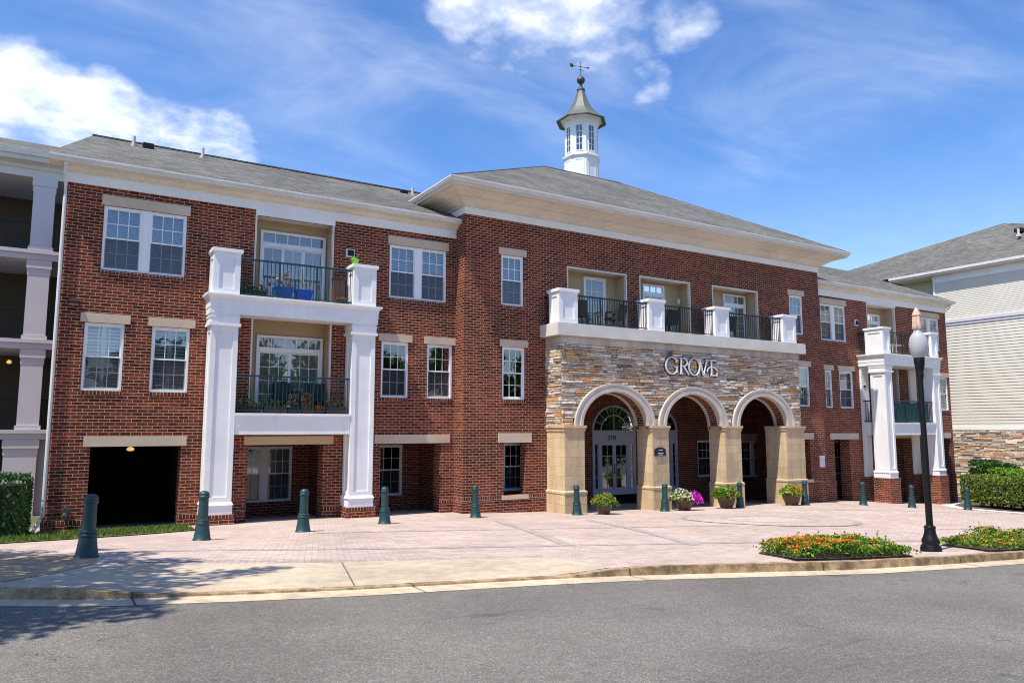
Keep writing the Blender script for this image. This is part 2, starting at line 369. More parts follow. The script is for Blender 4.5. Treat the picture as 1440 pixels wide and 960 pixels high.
# ------------------------------------------------------------------ mesh helpers
ORIGIN = {}
class MB:
    def __init__(s): s.v = []; s.f = []
    def quad(s, *pts):
        i = len(s.v); s.v += [tuple(p) for p in pts]; s.f.append(tuple(range(i, i+len(pts)))); return s
    def box(s, x0, x1, y0, y1, z0, z1):
        if x0 > x1: x0, x1 = x1, x0
        if y0 > y1: y0, y1 = y1, y0
        if z0 > z1: z0, z1 = z1, z0
        i = len(s.v)
        s.v += [(x, y, z) for z in (z0, z1) for y in (y0, y1) for x in (x0, x1)]
        s.f += [tuple(i+k for k in q) for q in ((0,2,3,1), (4,5,7,6), (0,1,5,4), (2,6,7,3), (0,4,6,2), (1,3,7,5))]
        return s
    def taper(s, a, b):           # frustum between two rects (x0,x1,y0,y1,z)
        i = len(s.v)
        for (x0, x1, y0, y1, z) in (a, b): s.v += [(x0,y0,z), (x1,y0,z), (x1,y1,z), (x0,y1,z)]
        s.f += [tuple(i+k for k in q) for q in ((3,2,1,0), (4,5,6,7), (0,1,5,4), (1,2,6,5), (2,3,7,6), (3,0,4,7))]
        return s
    def lathe(s, prof, c=(0,0,0), n=16, a0=0):
        i = len(s.v); m = len(prof)
        for (r, z) in prof:
            for k in range(n):
                a = a0 + 2*math.pi*k/n; s.v.append((c[0]+r*math.cos(a), c[1]+r*math.sin(a), c[2]+z))
        for j in range(m-1):
            for k in range(n):
                k2 = (k+1) % n; s.f.append((i+j*n+k, i+j*n+k2, i+(j+1)*n+k2, i+(j+1)*n+k))
        s.f.append(tuple(i+k for k in reversed(range(n)))); s.f.append(tuple(i+(m-1)*n+k for k in range(n)))
        return s
    def tube(s, pts, r, n=8):
        pts = [Vector(p) for p in pts]; rs = r if isinstance(r, (list, tuple)) else [r]*len(pts)
        i = len(s.v)
        for j, p in enumerate(pts):
            d = (pts[min(j+1, len(pts)-1)] - pts[max(j-1, 0)]).normalized()
            up = Vector((0,0,1)) if abs(d.z) < .95 else Vector((1,0,0))
            a = d.cross(up).normalized(); b = d.cross(a)
            for k in range(n):
                t = 2*math.pi*k/n; s.v.append(tuple(p + (a*math.cos(t)+b*math.sin(t))*rs[j]))
        for j in range(len(pts)-1):
            for k in range(n):
                k2 = (k+1) % n; s.f.append((i+j*n+k, i+j*n+k2, i+(j+1)*n+k2, i+(j+1)*n+k))
        s.f.append(tuple(i+k for k in range(n))); s.f.append(tuple(i+(len(pts)-1)*n+k for k in reversed(range(n))))
        return s
    def build(s, name, mat, parent=None, smooth=False, local=False):
        me = bpy.data.meshes.new(name); me.from_pydata(s.v, [], s.f); me.update()
        bm = bmesh.new(); bm.from_mesh(me); bmesh.ops.recalc_face_normals(bm, faces=bm.faces) if not getattr(s, 'keep', False) else None
        bm.to_mesh(me); bm.free()
        if smooth:
            for p in me.polygons: p.use_smooth = True
            try: me.set_sharp_from_angle(angle=R(38))
            except Exception: pass
        me.materials.append(mat)
        o = bpy.data.objects.new(name, me); COL.objects.link(o)
        if parent is not None:
            o.parent = parent
            if not local and parent.name in ORIGIN: o.location = -ORIGIN[parent.name]
        return o
def tag(o, label=None, cat=None, group=None, kind=None):
    for k, v in (('label', label), ('category', cat), ('group', group), ('kind', kind)):
        if v: o[k] = v
    return o
def thing(name, label, cat, loc=(0,0,0), group=None, rz=0):
    o = bpy.data.objects.new(name, None); COL.objects.link(o); o.location = loc; o.rotation_euler = (0,0,rz)
    o.empty_display_size = .3
    ORIGIN[o.name] = Vector(loc)
    return tag(o, label, cat, group)
def copy_tree(o, parent=None):
    c = o.copy(); COL.objects.link(c)
    if parent: c.parent = parent
    for ch in list(o.children): copy_tree(ch, c)
    return c

# ------------------------------------------------------------------ the lie of the land
GC = [-1.6314, -0.0351660, -0.0076363, -0.00047844, 0.00104092, -0.00137325]
RB = [(0.61,13.0,0.0932),(2.65,15.59,-0.0011),(4.92,16.74,0.0026),(7.42,18.21,0.0125),(10.83,19.63,-0.1153),(14.28,19.37,-0.0447),(17.89,19.28,-0.0242),(21.4,19.16,0.0549),(24.75,18.96,0.0157),(28.71,19.22,-0.046),(30.41,18.19,-0.0174),(32.96,17.25,-0.0659),(0.0,21.5,-0.0543),(3.0,21.5,-0.0052),(6.0,21.2,0.0079),(10.7,21.5,0.1232),(14.2,20.87,0.0488),(14.95,19.85,-0.0289),(22.4,19.85,-0.0607),(26.1,19.85,0.1019),(31.3,21.6,0.107),(34.2,20.8,-0.0313),(38.2,20.8,-0.0338)]
def g(x, y):
    x = min(max(x, -9), 42); y = min(max(y, -4), 25)
    return GC[0]+GC[1]*x+GC[2]*y+GC[3]*x*x+GC[4]*x*y+GC[5]*y*y + sum(w*math.exp(-((x-a)**2+(y-b)**2)/12.25) for a, b, w in RB)
CURB = [(-40,14.5),(-12,12.3),(-4,10.95),(-.33,10.0),(.6,9.48),(1.93,9.12),(3.23,8.86),(5.45,8.58),(6.9,8.32),(8.12,7.98),(10.54,7.32),(12.8,7.08),(15.05,6.95),(20,6.85),(28,7.0),(45,7.6),(70,9)]
def curb(x):
    for (a, b), (c, d) in zip(CURB, CURB[1:]):
        if x <= c: return b+(d-b)*(x-a)/(c-a)
    return CURB[-1][1]
def kh(x):
    t = min(1, max(0, (x-5.8)/1.7)) if x > 4 else .75*min(1, max(0, (1.3-x)/.9))
    return t*t*(3-2*t)
def S(x, y):                              # walking surface
    t = min(1, max(0, 1-(y-curb(x))/2.2)); t = t*t*(3-2*t)
    return g(x, y)+.095*kh(x)*t
def RD(x, y): return g(x, y)-.028

def drape(name, poly, zf, dz, mat, step=.6, thick=0):
    bm = bmesh.new(); vs = [bm.verts.new((x, y, 0)) for x, y in poly]; bm.faces.new(vs)
    xs = [p[0] for p in poly]; ys = [p[1] for p in poly]
    for ax, lo, hi in ((0, min(xs), max(xs)), (1, min(ys), max(ys))):
        n = int((hi-lo)/step)
        for i in range(1, n+1):
            co = [0,0,0]; co[ax] = lo+i*(hi-lo)/(n+1); no = [0,0,0]; no[ax] = 1
            bmesh.ops.bisect_plane(bm, geom=bm.verts[:]+bm.edges[:]+bm.faces[:], plane_co=co, plane_no=no, dist=1e-5)
    for v in bm.verts: v.co.z = zf(v.co.x, v.co.y)+dz
    bmesh.ops.recalc_face_normals(bm, faces=bm.faces)
    if bm.faces[:] and sum(f.normal.z for f in bm.faces) < 0: bmesh.ops.reverse_faces(bm, faces=bm.faces)
    me = bpy.data.meshes.new(name); bm.to_mesh(me); bm.free(); me.materials.append(mat)
    for p in me.polygons: p.use_smooth = True
    o = bpy.data.objects.new(name, me); COL.objects.link(o); o['kind'] = 'structure'
    return o

# ground sheet reaching the horizon
def axis(lo, hi, fine_lo, fine_hi, st, far):
    a = [lo, lo*.6, lo*.3, lo*.15]+[fine_lo+i*st for i in range(int((fine_hi-fine_lo)/st)+1)]+[hi*.15, hi*.3, hi*.6, hi]
    return sorted(set(a))
gm = MB(); XS = axis(-900, 900, -14, 50, 2, 0); YS = axis(-900, 900, -10, 32, 2, 0)
for y in YS:
    for x in XS: gm.v.append((x, y, g(x, y)-.16))
nx = len(XS)
for j in range(len(YS)-1):
    for i in range(nx-1): gm.f.append((j*nx+i, j*nx+i+1, (j+1)*nx+i+1, (j+1)*nx+i))
go = gm.build('ground', plain('ground_soil', (.09, .11, .045), .95, .25, .3, 6), None, True); go['kind'] = 'structure'
PAN = .34
cx = [-40,-30,-20,-12,-8,-4,-2,-.33]+[i*.4 for i in range(1, 42)]+[17,18,19,20,22,24,26,28,32,36,40,45,52,60]
drape('road', [(x, curb(x)-PAN-.0) for x in cx]+[(60,-22),(-40,-22)], RD, 0, M_asphalt, .9)
drape('plaza_pavement', [(-9.5, curb(-9.5)+.14)]+[(x, curb(x)+.14) for x in cx if -9 < x < 46]+[(46, 24.6), (-9.5, 24.6)], S, 0, M_paver, .6)
def strip(name, y0f, y1f, z0f, z1f, mat, front=None, xr=cx):
    m = MB()
    xx = []
    for a, b in zip(xr, xr[1:]):
        n = max(1, int((b-a)/.4)); xx += [a+(b-a)*i/n for i in range(n)]
    xx.append(xr[-1])
    for a, b in zip(xx, xx[1:]):
        m.quad((a, y0f(a), z0f(a)), (b, y0f(b), z0f(b)), (b, y1f(b), z1f(b)), (a, y1f(a), z1f(a)))
        if front: m.quad((a, y0f(a)-.02, front(a)), (b, y0f(b)-.02, front(b)), (b, y0f(b), z0f(b)), (a, y0f(a), z0f(a)))
    o = m.build(name, mat); o['kind'] = 'structure'; return o
strip('curb', curb, lambda x: curb(x)+.145, lambda x: S(x, curb(x))+.006, lambda x: S(x, curb(x)+.15)+.006, M_curb, front=lambda x: RD(x, curb(x))-.05)
strip('gutter_pan', lambda x: curb(x)-PAN-.03, curb, lambda x: RD(x, curb(x)-PAN)+.005, lambda x: RD(x, curb(x))+.012, M_pan)
walk = [(-.36, 10.5), (.72, 12.15), (2.08, 11.33), (3.83, 11.05), (5.54, 10.69), (6.99, 10.28), (6.9, 8.5), (6.2, curb(6.2)+.145), (4.4, curb(4.4)+.145), (3.2, curb(3.2)+.145), (1.9, curb(1.9)+.145), (.6, curb(.6)+.145), (-.33, curb(-.33)+.145), (-3, curb(-3)+.145), (-3, 10.95)]
drape('concrete_sidewalk', [(-9.4, curb(-9.4)+.15), (-4, curb(-4)+.15), (-.33, curb(-.33)+.15), (.6, curb(.6)+.15), (1.9, curb(1.9)+.15), (3.2, curb(3.2)+.15), (4.4, curb(4.4)+.15), (6.0, curb(6.0)+.15), (6.9, 8.55), (6.99, 10.28), (5.54, 10.69), (3.83, 11.05), (2.08, 11.33), (.72, 12.15), (-.36, 10.5), (-3.5, 11.6), (-9.4, 13.2)], S, .005, M_walk, .5)
drape('driveway_apron', [(-9.4, 13.24), (-3.5, 11.64), (-.37, 10.55), (.69, 12.17), (.78, 13.35), (-.5, 14.4), (-4, 16.6), (-9.4, 18.6)], S, .005, M_slab, .5)
# dark sealed joints in the concrete
def joint(a, b, w=.02, dz=.009, name='pavement_joint'):
    dx, dy = b[0]-a[0], b[1]-a[1]; L = math.hypot(dx, dy); nx_, ny_ = -dy/L*w/2, dx/L*w/2
    drape(name, [(a[0]+nx_, a[1]+ny_), (b[0]+nx_, b[1]+ny_), (b[0]-nx_, b[1]-ny_), (a[0]-nx_, a[1]-ny_)], S, dz, M_mortar, .5)
joint((3.83, 11.03), (3.3, 9.02)); joint((-.36, 10.52), (.71, 12.16), .03)
# grey paver bands and the round medallion
def band(a, b, w=.26, dz=.004):
    dx, dy = b[0]-a[0], b[1]-a[1]; L = math.hypot(dx, dy); nx_, ny_ = -dy/L*w/2, dx/L*w/2
    drape('paver_band', [(a[0]+nx_, a[1]+ny_), (b[0]+nx_, b[1]+ny_), (b[0]-nx_, b[1]-ny_), (a[0]-nx_, a[1]-ny_)], S, dz, M_paver_grey, .5)
band((.80, 12.33), (3.86, 11.19), .24); band((3.86, 11.185), (7.0, 10.43), .24, .005)
band((-.3, 13.95), (30, 4.2+.6), .24, .0045) if False else None
band((.9, 13.72), (17, 9.05), .22, .0045)
band((5.0, 16.2), (15.0, 13.55), .22, .0045)
band((10.75, 18.3), (8.3, 11.5), .24, .0075); band((13.1, 17.2), (10.6, 10.6), .24, .0075)
band((22, 17.2), (33, 14.2), .22, .0045); band((19.5, 11.0), (27, 8.9), .22, .0045)
def disc(name, c, r0, r1, mat, dz, n=72):
    m = MB(); rad = [r0+(r1-r0)*i/6 for i in range(7)]
    for r in rad:
        for k in range(n):
            x, y = c[0]+r*math.cos(2*math.pi*k/n), c[1]+r*math.sin(2*math.pi*k/n); m.v.append((x, y, S(x, y)+dz))
    for j in range(6):
        for k in range(n): m.f.append((j*n+k, (j+1)*n+k, (j+1)*n+(k+1) % n, j*n+(k+1) % n))
    o = m.build(name, mat); o['kind'] = 'structure'; return o
disc('paver_medallion', (17.6, 14.75), .02, 2.25, M_medal, .011)
disc('paver_ring', (17.6, 14.75), 2.25, 2.42, M_paver_grey, .012)
disc('paver_ring', (17.6, 14.75), 1.25, 1.34, M_paver_grey, .015)
# lawn strip along the left wing
drape('lawn_soil', [(-9, 19.2), (-.6, 17.85), (1.8, 18.45), (3.12, 19.05), (3.12, 21.46), (-9, 21.46)], S, .02, M_blade_soil, .6)
def blades(name, n, sampler, h, mat, w=.02):
    m = MB(); m.keep = True
    for _ in range(n):
        x, y, z = sampler(); a = random.uniform(0, 6.28); hh = h*random.uniform(.6, 1.3); lx, ly = random.gauss(0, hh*.35), random.gauss(0, hh*.35)
        m.quad((x-w*math.cos(a), y-w*math.sin(a), z), (x+w*math.cos(a), y+w*math.sin(a), z), (x+lx, y+ly, z+hh))
    return m.build(name, mat)
def lawn_pt():
    while True:
        x = random.uniform(-6, 3.1); y0 = 17.9+max(0, (x+.6))*.3
        y = random.uniform(y0, 21.4)
        if x < 1.5 or y > 18.4: return x, y, S(x, y)+.015
blades('lawn_grass', 9000, lawn_pt, .085, M_grass, .014)['kind'] = 'stuff'

# ------------------------------------------------------------------ architectural helpers
def wall_y(m, x0, x1, z0, z1, y, holes=(), reveal=.12):
    """sheet facing -y with openings (xa, xb, za, zb[, depth])"""
    xs = sorted({x0, x1, *[v for h in holes for v in h[:2] if x0 < v < x1]}); zs = sorted({z0, z1, *[v for h in holes for v in h[2:4] if z0 < v < z1]})
    for a, b in zip(xs, xs[1:]):
        for c, d in zip(zs, zs[1:]):
            mx, mz = (a+b)/2, (c+d)/2
            if any(h[0] < mx < h[1] and h[2] < mz < h[3] for h in holes): continue
            m.quad((a, y, c), (b, y, c), (b, y, d), (a, y, d))
    for h in holes:
        dp = h[4] if len(h) > 4 else reveal
        xa, xb, za, zb = h[:4]; y1 = y+dp
        m.quad((xa, y, za), (xa, y, zb), (xa, y1, zb), (xa, y1, za)); m.quad((xb, y, za), (xb, y1, za), (xb, y1, zb), (xb, y, zb))
        m.quad((xa, y, zb), (xb, y, zb), (xb, y1, zb), (xa, y1, zb)); m.quad((xa, y, za), (xa, y1, za), (xb, y1, za), (xb, y, za))
    return m
def lap(m, a, b, z0, z1, e=.115, nrm=(0,-1), t=.012):
    """lapped siding from a to b (xy), leaning out along nrm"""
    n = max(1, round((z1-z0)/e)); h = (z1-z0)/n
    for i in range(n):
        za, zb = z0+i*h, z0+(i+1)*h; o = (nrm[0]*t, nrm[1]*t)
        m.quad((a[0]+o[0], a[1]+o[1], za), (b[0]+o[0], b[1]+o[1], za), (b[0], b[1], zb), (a[0], a[1], zb))
        m.quad((a[0], a[1], za), (b[0], b[1], za), (b[0]+o[0], b[1]+o[1], za), (a[0]+o[0], a[1]+o[1], za))
    return m
def mitre(path, o):
    """offset an open xy path to its left by o, with mitred corners"""
    P = [Vector(p) for p in path]; out = []
    for i, p in enumerate(P):
        ds = []
        if i > 0: ds.append((P[i]-P[i-1]).normalized())
        if i < len(P)-1: ds.append((P[i+1]-P[i]).normalized())
        ns = [Vector((d.y, -d.x)) for d in ds]
        n = sum(ns, Vector((0,0))).normalized(); k = 1/max(.3, n.dot(ns[0])); out.append(p+n*o*k)
    return out
def sweep(m, path, prof):
    rows = [[(p.x, p.y, z) for p in mitre(path, o)] for o, z in prof]
    for r0, r1 in zip(rows, rows[1:]):
        for i in range(len(path)-1): m.quad(r0[i], r0[i+1], r1[i+1], r1[i])
    for e in (0, len(path)-1):
        m.quad(*[r[e] for r in rows])
    return m
def window(parent, x0, x1, z0, z1, y, cols=3, rows=2, fill='blind', screen=True, low_muntin=True, mat=None, depth=.05, single=False):
    mt = mat or M_vinyl; w = .055; f = MB(); ya, yb = y+depth-.03, y+depth+.07
    f.box(x0+.002, x0+w, ya, yb, z0+.002, z1-.002).box(x1-w, x1-.002, ya, yb, z0+.002, z1-.002).box(x0+w, x1-w, ya+.002, yb, z1-w, z1-.002).box(x0+w, x1-w, ya-.01, yb, z0+.002, z0+w)
    o = f.build('window', mt, parent)
    zm = (z0+z1)/2 + .01
    a, b = x0+w, x1-w
    for k, (lo, hi, yy) in enumerate(((zm-.02, z1-w, y+depth), (z0+w, zm+.02, y+depth+.032))):
        s = MB(); r = .032
        s.box(a, a+r, yy, yy+.028, lo, hi).box(b-r, b, yy, yy+.028, lo, hi).box(a+r, b-r, yy+.001, yy+.028, hi-r, hi).box(a+r, b-r, yy+.001, yy+.028, lo, lo+r+.008)
        gx = [a+r+(b-a-2*r)*i/cols for i in range(1, cols)]; gz = [lo+r+(hi-lo-2*r)*i/rows for i in range(1, rows)]
        if k == 0 or low_muntin:
            for xx in gx: s.box(xx-.009, xx+.009, yy+.006, yy+.018, lo+r, hi-r)
            for zz in gz: s.box(a+r, b-r, yy+.008, yy+.016, zz-.009, zz+.009)
        s.build('sash', mt, o)
        MB().quad((a+r, yy+.012, lo+r), (b-r, yy+.012, lo+r), (b-r, yy+.012, hi-r), (a+r, yy+.012, hi-r)).build('pane', M_glass, o)
    if screen:
        MB().quad((a+.01, y+depth+.02, z0+w+.01), (b-.01, y+depth+.02, z0+w+.01), (b-.01, y+depth+.02, zm-.02), (a+.01, y+depth+.02, zm-.02)).build('insect_screen', M_screen, o)
    yb = y+depth+.12
    if fill in ('blind', 'shutter', 'half'):
        m = MB(); p = {'blind': .05, 'shutter': .085, 'half': .05}[fill]; lo = z0+w if fill != 'half' else zm+.1
        n = int((z1-w-lo)/p); tilt = .6 if fill != 'shutter' else .5
        parts = [(a, b)] if fill != 'shutter' else [(a, (a+b)/2-.05), ((a+b)/2+.05, b)]
        for i in range(n):
            zc = lo+(i+.5)*p
            for (xa, xb) in parts:
                m.quad((xa, yb-.012, zc-p*tilt*.72), (xb, yb-.012, zc-p*tilt*.72), (xb, yb+.018, zc+p*tilt*.62), (xa, yb+.018, zc+p*tilt*.62))
        if fill == 'shutter': m.box((a+b)/2-.05, (a+b)/2+.05, yb-.01, yb+.02, lo, z1-w)
        m.build('window_blind', M_blind, o)
    elif fill == 'curtain':
        m = MB(); n = 22
        for i in range(n):
            xa, xb = a+(b-a)*i/n, a+(b-a)*(i+1)/n; ya, yc = yb+.02*(i % 2), yb+.02*((i+1) % 2)
            m.quad((xa, ya, z0+w), (xb, yc, z0+w), (xb, yc, z1-w), (xa, ya, z1-w))
        m.build('curtain', M_curtain, o)
    return o
def lintel(parent, x0, x1, z0, z1, y, mat=None):
    m = MB(); m.taper((x0, x1, y-.035, y+.09, z0), (x0, x1, y-.035, y+.09, z1)); return m.build('lintel', mat or M_tan_lintel, parent)
def sill(parent, x0, x1, z, y):
    return MB().box(x0, x1, y-.022, y+.05, z-.09, z).build('brick_sill', M_soldier, parent)
def patio_door(parent, x0, x1, z0, z1, y, panels=2, transom=.36, fill='curtain'):
    w = .07; m = MB()
    zt = z1-transom-.02
    m.box(x0, x0+w, y-.04, y+.06, z0, z1).box(x1-w, x1, y-.04, y+.06, z0, z1).box(x0+w, x1-w, y-.039, y+.06, z1-w, z1)
    if transom: m.box(x0+w, x1-w, y-.05, y+.06, zt-.11, zt)
    else: zt = z1
    m.box(x0+w, x1-w, y-.039, y+.06, z0, z0+.05)
    o = m.build('patio_door', M_vinyl, parent)
    if transom:
        t = MB(); n = 5 if x1-x0 > 1.6 else 3
        for i in range(1, n):
            xx = x0+w+(x1-x0-2*w)*i/n; t.box(xx-.015, xx+.015, y-.01, y+.02, zt, z1-w)
        t.box(x0+w, x1-w, y-.008, y+.018, zt, zt+.03); t.build('transom_sash', M_vinyl, o)
        MB().quad((x0+w, y+.012, zt), (x1-w, y+.012, zt), (x1-w, y+.012, z1-w), (x0+w, y+.012, z1-w)).build('pane', M_glass, o)
    top = zt-.11 if transom else z1-w
    for i in range(panels):
        xa = x0+w+(x1-x0-2*w)*i/panels; xb = x0+w+(x1-x0-2*w)*(i+1)/panels; yy = y-.012+.03*(i % 2)
        d = MB(); r = .045
        d.box(xa, xa+r, yy, yy+.028, z0+.05, top).box(xb-r, xb, yy, yy+.028, z0+.05, top).box(xa+r, xb-r, yy+.001, yy+.028, top-r, top).box(xa+r, xb-r, yy+.001, yy+.028, z0+.05, z0+.15)
        c = 3 if xb-xa > .75 else 2
        for k in range(1, c): xx = xa+r+(xb-xa-2*r)*k/c; d.box(xx-.009, xx+.009, yy+.008, yy+.018, z0+.15, top-r)
        for k in range(1, 4): zz = z0+.15+(top-r-z0-.15)*k/4; d.box(xa+r, xb-r, yy+.009, yy+.017, zz-.009, zz+.009)
        d.build('door_panel', M_vinyl, o)
        MB().quad((xa+r, yy+.0125, z0+.15), (xb-r, yy+.0125, z0+.15), (xb-r, yy+.0125, top-r), (xa+r, yy+.0125, top-r)).build('pane', M_glass, o)
    if fill:
        c = MB(); n = 46
        for i in range(n):
            xa, xb = x0+w+(x1-x0-2*w)*i/n, x0+w+(x1-x0-2*w)*(i+1)/n; ya, yc = y+.12+.03*(i % 2), y+.12+.03*((i+1) % 2)
            c.quad((xa, ya, z0+.05), (xb, yc, z0+.05), (xb, yc, z1-w), (xa, ya, z1-w))
        c.build('curtain', M_curtain, o)
    return o
def panel_box(m, x0, x1, y0, y1, z0, z1, st=.12, ins=.032, rt=None, rb=None):
    """square shaft with sunk panels on its faces"""
    rt = rt or st; rb = rb or st
    m.box(x0+ins, x1-ins, y0+ins, y1-ins, z0+.003, z1-.003)
    for xa in (x0, x1-st):
        for ya in (y0, y1-st): m.box(xa, xa+st, ya, ya+st, z0, z1)
    for (za, zb) in ((z0+.001, z0+rb), (z1-rt, z1-.001)):
        m.box(x0+st, x1-st, y0+.001, y0+ins+.01, za, zb); m.box(x0+st, x1-st, y1-ins-.01, y1-.001, za, zb)
        m.box(x0+.001, x0+ins+.01, y0+st, y1-st, za, zb); m.box(x1-ins-.01, x1-.001, y0+st, y1-st, za, zb)
    return m
def railing(parent, p0, p1, z0, z1, gap=.105, mat=None, posts=2):
    m = MB(); a, b = Vector((*p0, 0)), Vector((*p1, 0)); L = (b-a).length; d = (b-a)/L; n = Vector((-d.y, d.x, 0))
    def bar(s0, s1, w, za, zb):
        q = [a+d*s0-n*w, a+d*s1-n*w, a+d*s1+n*w, a+d*s0+n*w]; i = len(m.v)
        for z in (za, zb): m.v += [(p.x, p.y, z) for p in q]
        m.f += [tuple(i+k for k in f) for f in ((3,2,1,0), (4,5,6,7), (0,1,5,4), (1,2,6,5), (2,3,7,6), (3,0,4,7))]
    bar(0, L, .026, z1-.045, z1); bar(0, L, .017, z0+.06, z0+.09)
    k = int(L/gap)
    for i in range(k):
        s = L*(i+.5)/k; bar(s-.0085, s+.0085, .0085, z0+.09, z1-.045)
    for i in range(1, posts+1):
        s = L*i/(posts+1); bar(s-.02, s+.02, .02, z0, z1-.045)
    return m.build('balcony_railing', mat or M_rail, parent)

# ------------------------------------------------------------------ the brick apartment building
YA, YB, YC = 21.5, 20.87, 21.59
XL, X1, X2, XR = .03, 11.06, 28.73, 40.2
H3, S3, H2, S2, HG = 5.71, 4.03, 2.66, .95, -.44
B = thing('apartment_building', 'three storey red brick apartment building with arched stone entrance, white balcony columns and a cupola', 'building', (20, 21, -2.8))
def P(m, name, mat, smooth=False, parent=None): return m.build(name, mat, parent or B, smooth)
REC = .62
# left wing
holesA = [(.93, 2.91, S3, H3), (8.76, 10.72, S3, H3), (.66, 1.56, S2, H2), (2.20, 3.12, S2, H2), (8.55, 9.44, S2, H2), (10.08, 10.96, S2, H2),
          (4.69, 6.98, 3.56, 6.08, REC), (4.69, 6.98, .43, 3.2, REC), (.96, 3.04, -3.2, HG, .5), (4.74, 6.84, -3.2, HG, .5), (8.58, 10.59, -3.2, HG, .5)]
wall_m = MB(); wall_y(wall_m, XL, X1, -3.2, 6.3, YA, holesA)
wall_m.quad((XL, YA, -3.2), (XL, YA, 6.3), (XL, 29.9, 6.3), (XL, 29.9, -3.2))
P(wall_m, 'left_wing_wall', M_brick)
# central block
holesB = [(12.42, 13.27, S3, H3), (26.75, 27.6, S3, H3), (12.46, 13.32, S2, H2), (27.05, 27.85, S2, H2), (12.51, 13.36, -2.1, HG, .35), (26.85, 27.7, -2.1, HG, .35),
          (15.06, 17.75, 3.55, 5.62, REC), (18.35, 20.93, 3.55, 5.64, REC), (22.12, 24.77, 3.55, 5.66, REC), (14.25, 25.95, -4, 1.45, .02)]
wall_m = MB(); wall_y(wall_m, X1, X2, -4, 7.2, YB, holesB)
for x in (X1, X2): wall_m.quad((x, YB, -4), (x, YB, 7.2), (x, 39, 7.2), (x, 39, -4))
P(wall_m, 'central_wall', M_brick)
# right wing
holesC = [(29.80, 31.63, S3, H3), (37.75, 39.5, S3, H3), (29.93, 30.42, S2, H2), (30.97, 31.97, S2, H2), (39.15, 40.0, S2, H2),
          (33.3, 35.63, 3.56, 6.0, REC), (33.3, 35.63, .43, 3.2, REC), (30.37, 31.46, -4.4, HG-.03, .5), (39.3, 39.86, -4.4, HG-.03, .5), (34.25, 36.5, -4.4, HG, .5)]
wall_m = MB(); wall_y(wall_m, X2, XR, -4.6, 6.3, YC, holesC)
wall_m.quad((XR, YC, -4.6), (XR, 30, -4.6), (XR, 30, 6.3), (XR, YC, 6.3))
P(wall_m, 'right_wing_wall', M_brick)
m = MB(); m.quad((XL, 29.9, -3.2), (X1, 29.9, -3.2), (X1, 29.9, 6.5), (XL, 29.9, 6.5)); m.quad((X2, 30, -4.6), (XR, 30, -4.6), (XR, 30, 6.5), (X2, 30, 6.5)); m.quad((X1, 39, -4), (X2, 39, -4), (X2, 39, 7.5), (X1, 39, 7.5))
P(m, 'rear_wall', M_brick)
# projecting brick base with its soldier course
def plinth(xa, xb, y, zt=-2.2, zb=-4.6, t=.028):
    P(MB().box(xa, xb, y-t, y+.02, zb, zt-.10), 'brick_base', M_brick); P(MB().box(xa-.001, xb+.001, y-t-.004, y+.02, zt-.10, zt), 'soldier_course', M_soldier)
for xa, xb in ((XL-.02, .95), (3.05, 4.73), (6.85, 8.57), (10.60, X1-.03)): plinth(xa, xb, YA)
for xa, xb in ((X1-.028, 14.18), (26.06, 28.75)): plinth(xa, xb, YB, -2.11)
for xa, xb in ((28.76, 30.36), (31.47, 34.24), (36.51, 39.29), (39.87, XR+.02)): plinth(xa, xb, YC, -2.28)
P(MB().box(X1-.028, X1+.01, YB+.021, YA, -4, -2.21), 'brick_base', M_brick); P(MB().box(X1-.032, X1+.01, YB+.021, YA, -2.21, -2.11), 'soldier_course', M_soldier)

# windows ----------------------------------------------------------------
def double(x0, x1, z0, z1, y, **k):
    mw = .07; c = (x0+x1)/2
    a = window(B, x0, c-mw, z0, z1, y, **k); b = window(B, c+mw, x1, z0, z1, y, **k)
    MB().box(c-mw, c+mw, y+.015, y+.12, z0+.002, z1-.002).build('mullion', M_vinyl, a)
    if z0 > 0 and y < 22: lintel(B, x0-.06, x1+.07, z1+.005, z1+.27, y); sill(B, x0, x1, z0, y)
def single(x0, x1, z0, z1, y, **k):
    window(B, x0, x1, z0, z1, y, **k); lintel(B, x0-.10, x1+.12, z1+.005, z1+.235, y); sill(B, x0, x1, z0, y)
double(.93, 2.91, S3, H3, YA, fill='blind'); double(8.76, 10.72, S3, H3, YA, fill='half')
single(.66, 1.56, S2, H2, YA, fill='shutter'); single(2.20, 3.12, S2, H2, YA, fill='shutter')
single(8.55, 9.44, S2, H2, YA, fill=None); single(10.08, 10.96, S2, H2, YA, fill=None)
single(12.42, 13.27, S3, H3, YB, fill='blind'); single(12.46, 13.32, S2, H2, YB, fill=None, screen=False)
single(26.75, 27.6, S3, H3, YB, fill='blind'); single(27.05, 27.85, S2, H2, YB, fill='blind')
double(29.80, 31.63, S3, H3, YC, fill='curtain', cols=2); double(37.75, 39.5, S3, H3, YC, fill='half', cols=2)
single(29.93, 30.42, S2, H2, YC, fill='curtain', cols=2); single(30.97, 31.97, S2, H2, YC, fill='curtain', cols=2); single(39.15, 40.0, S2, H2, YC, fill='curtain', cols=2)
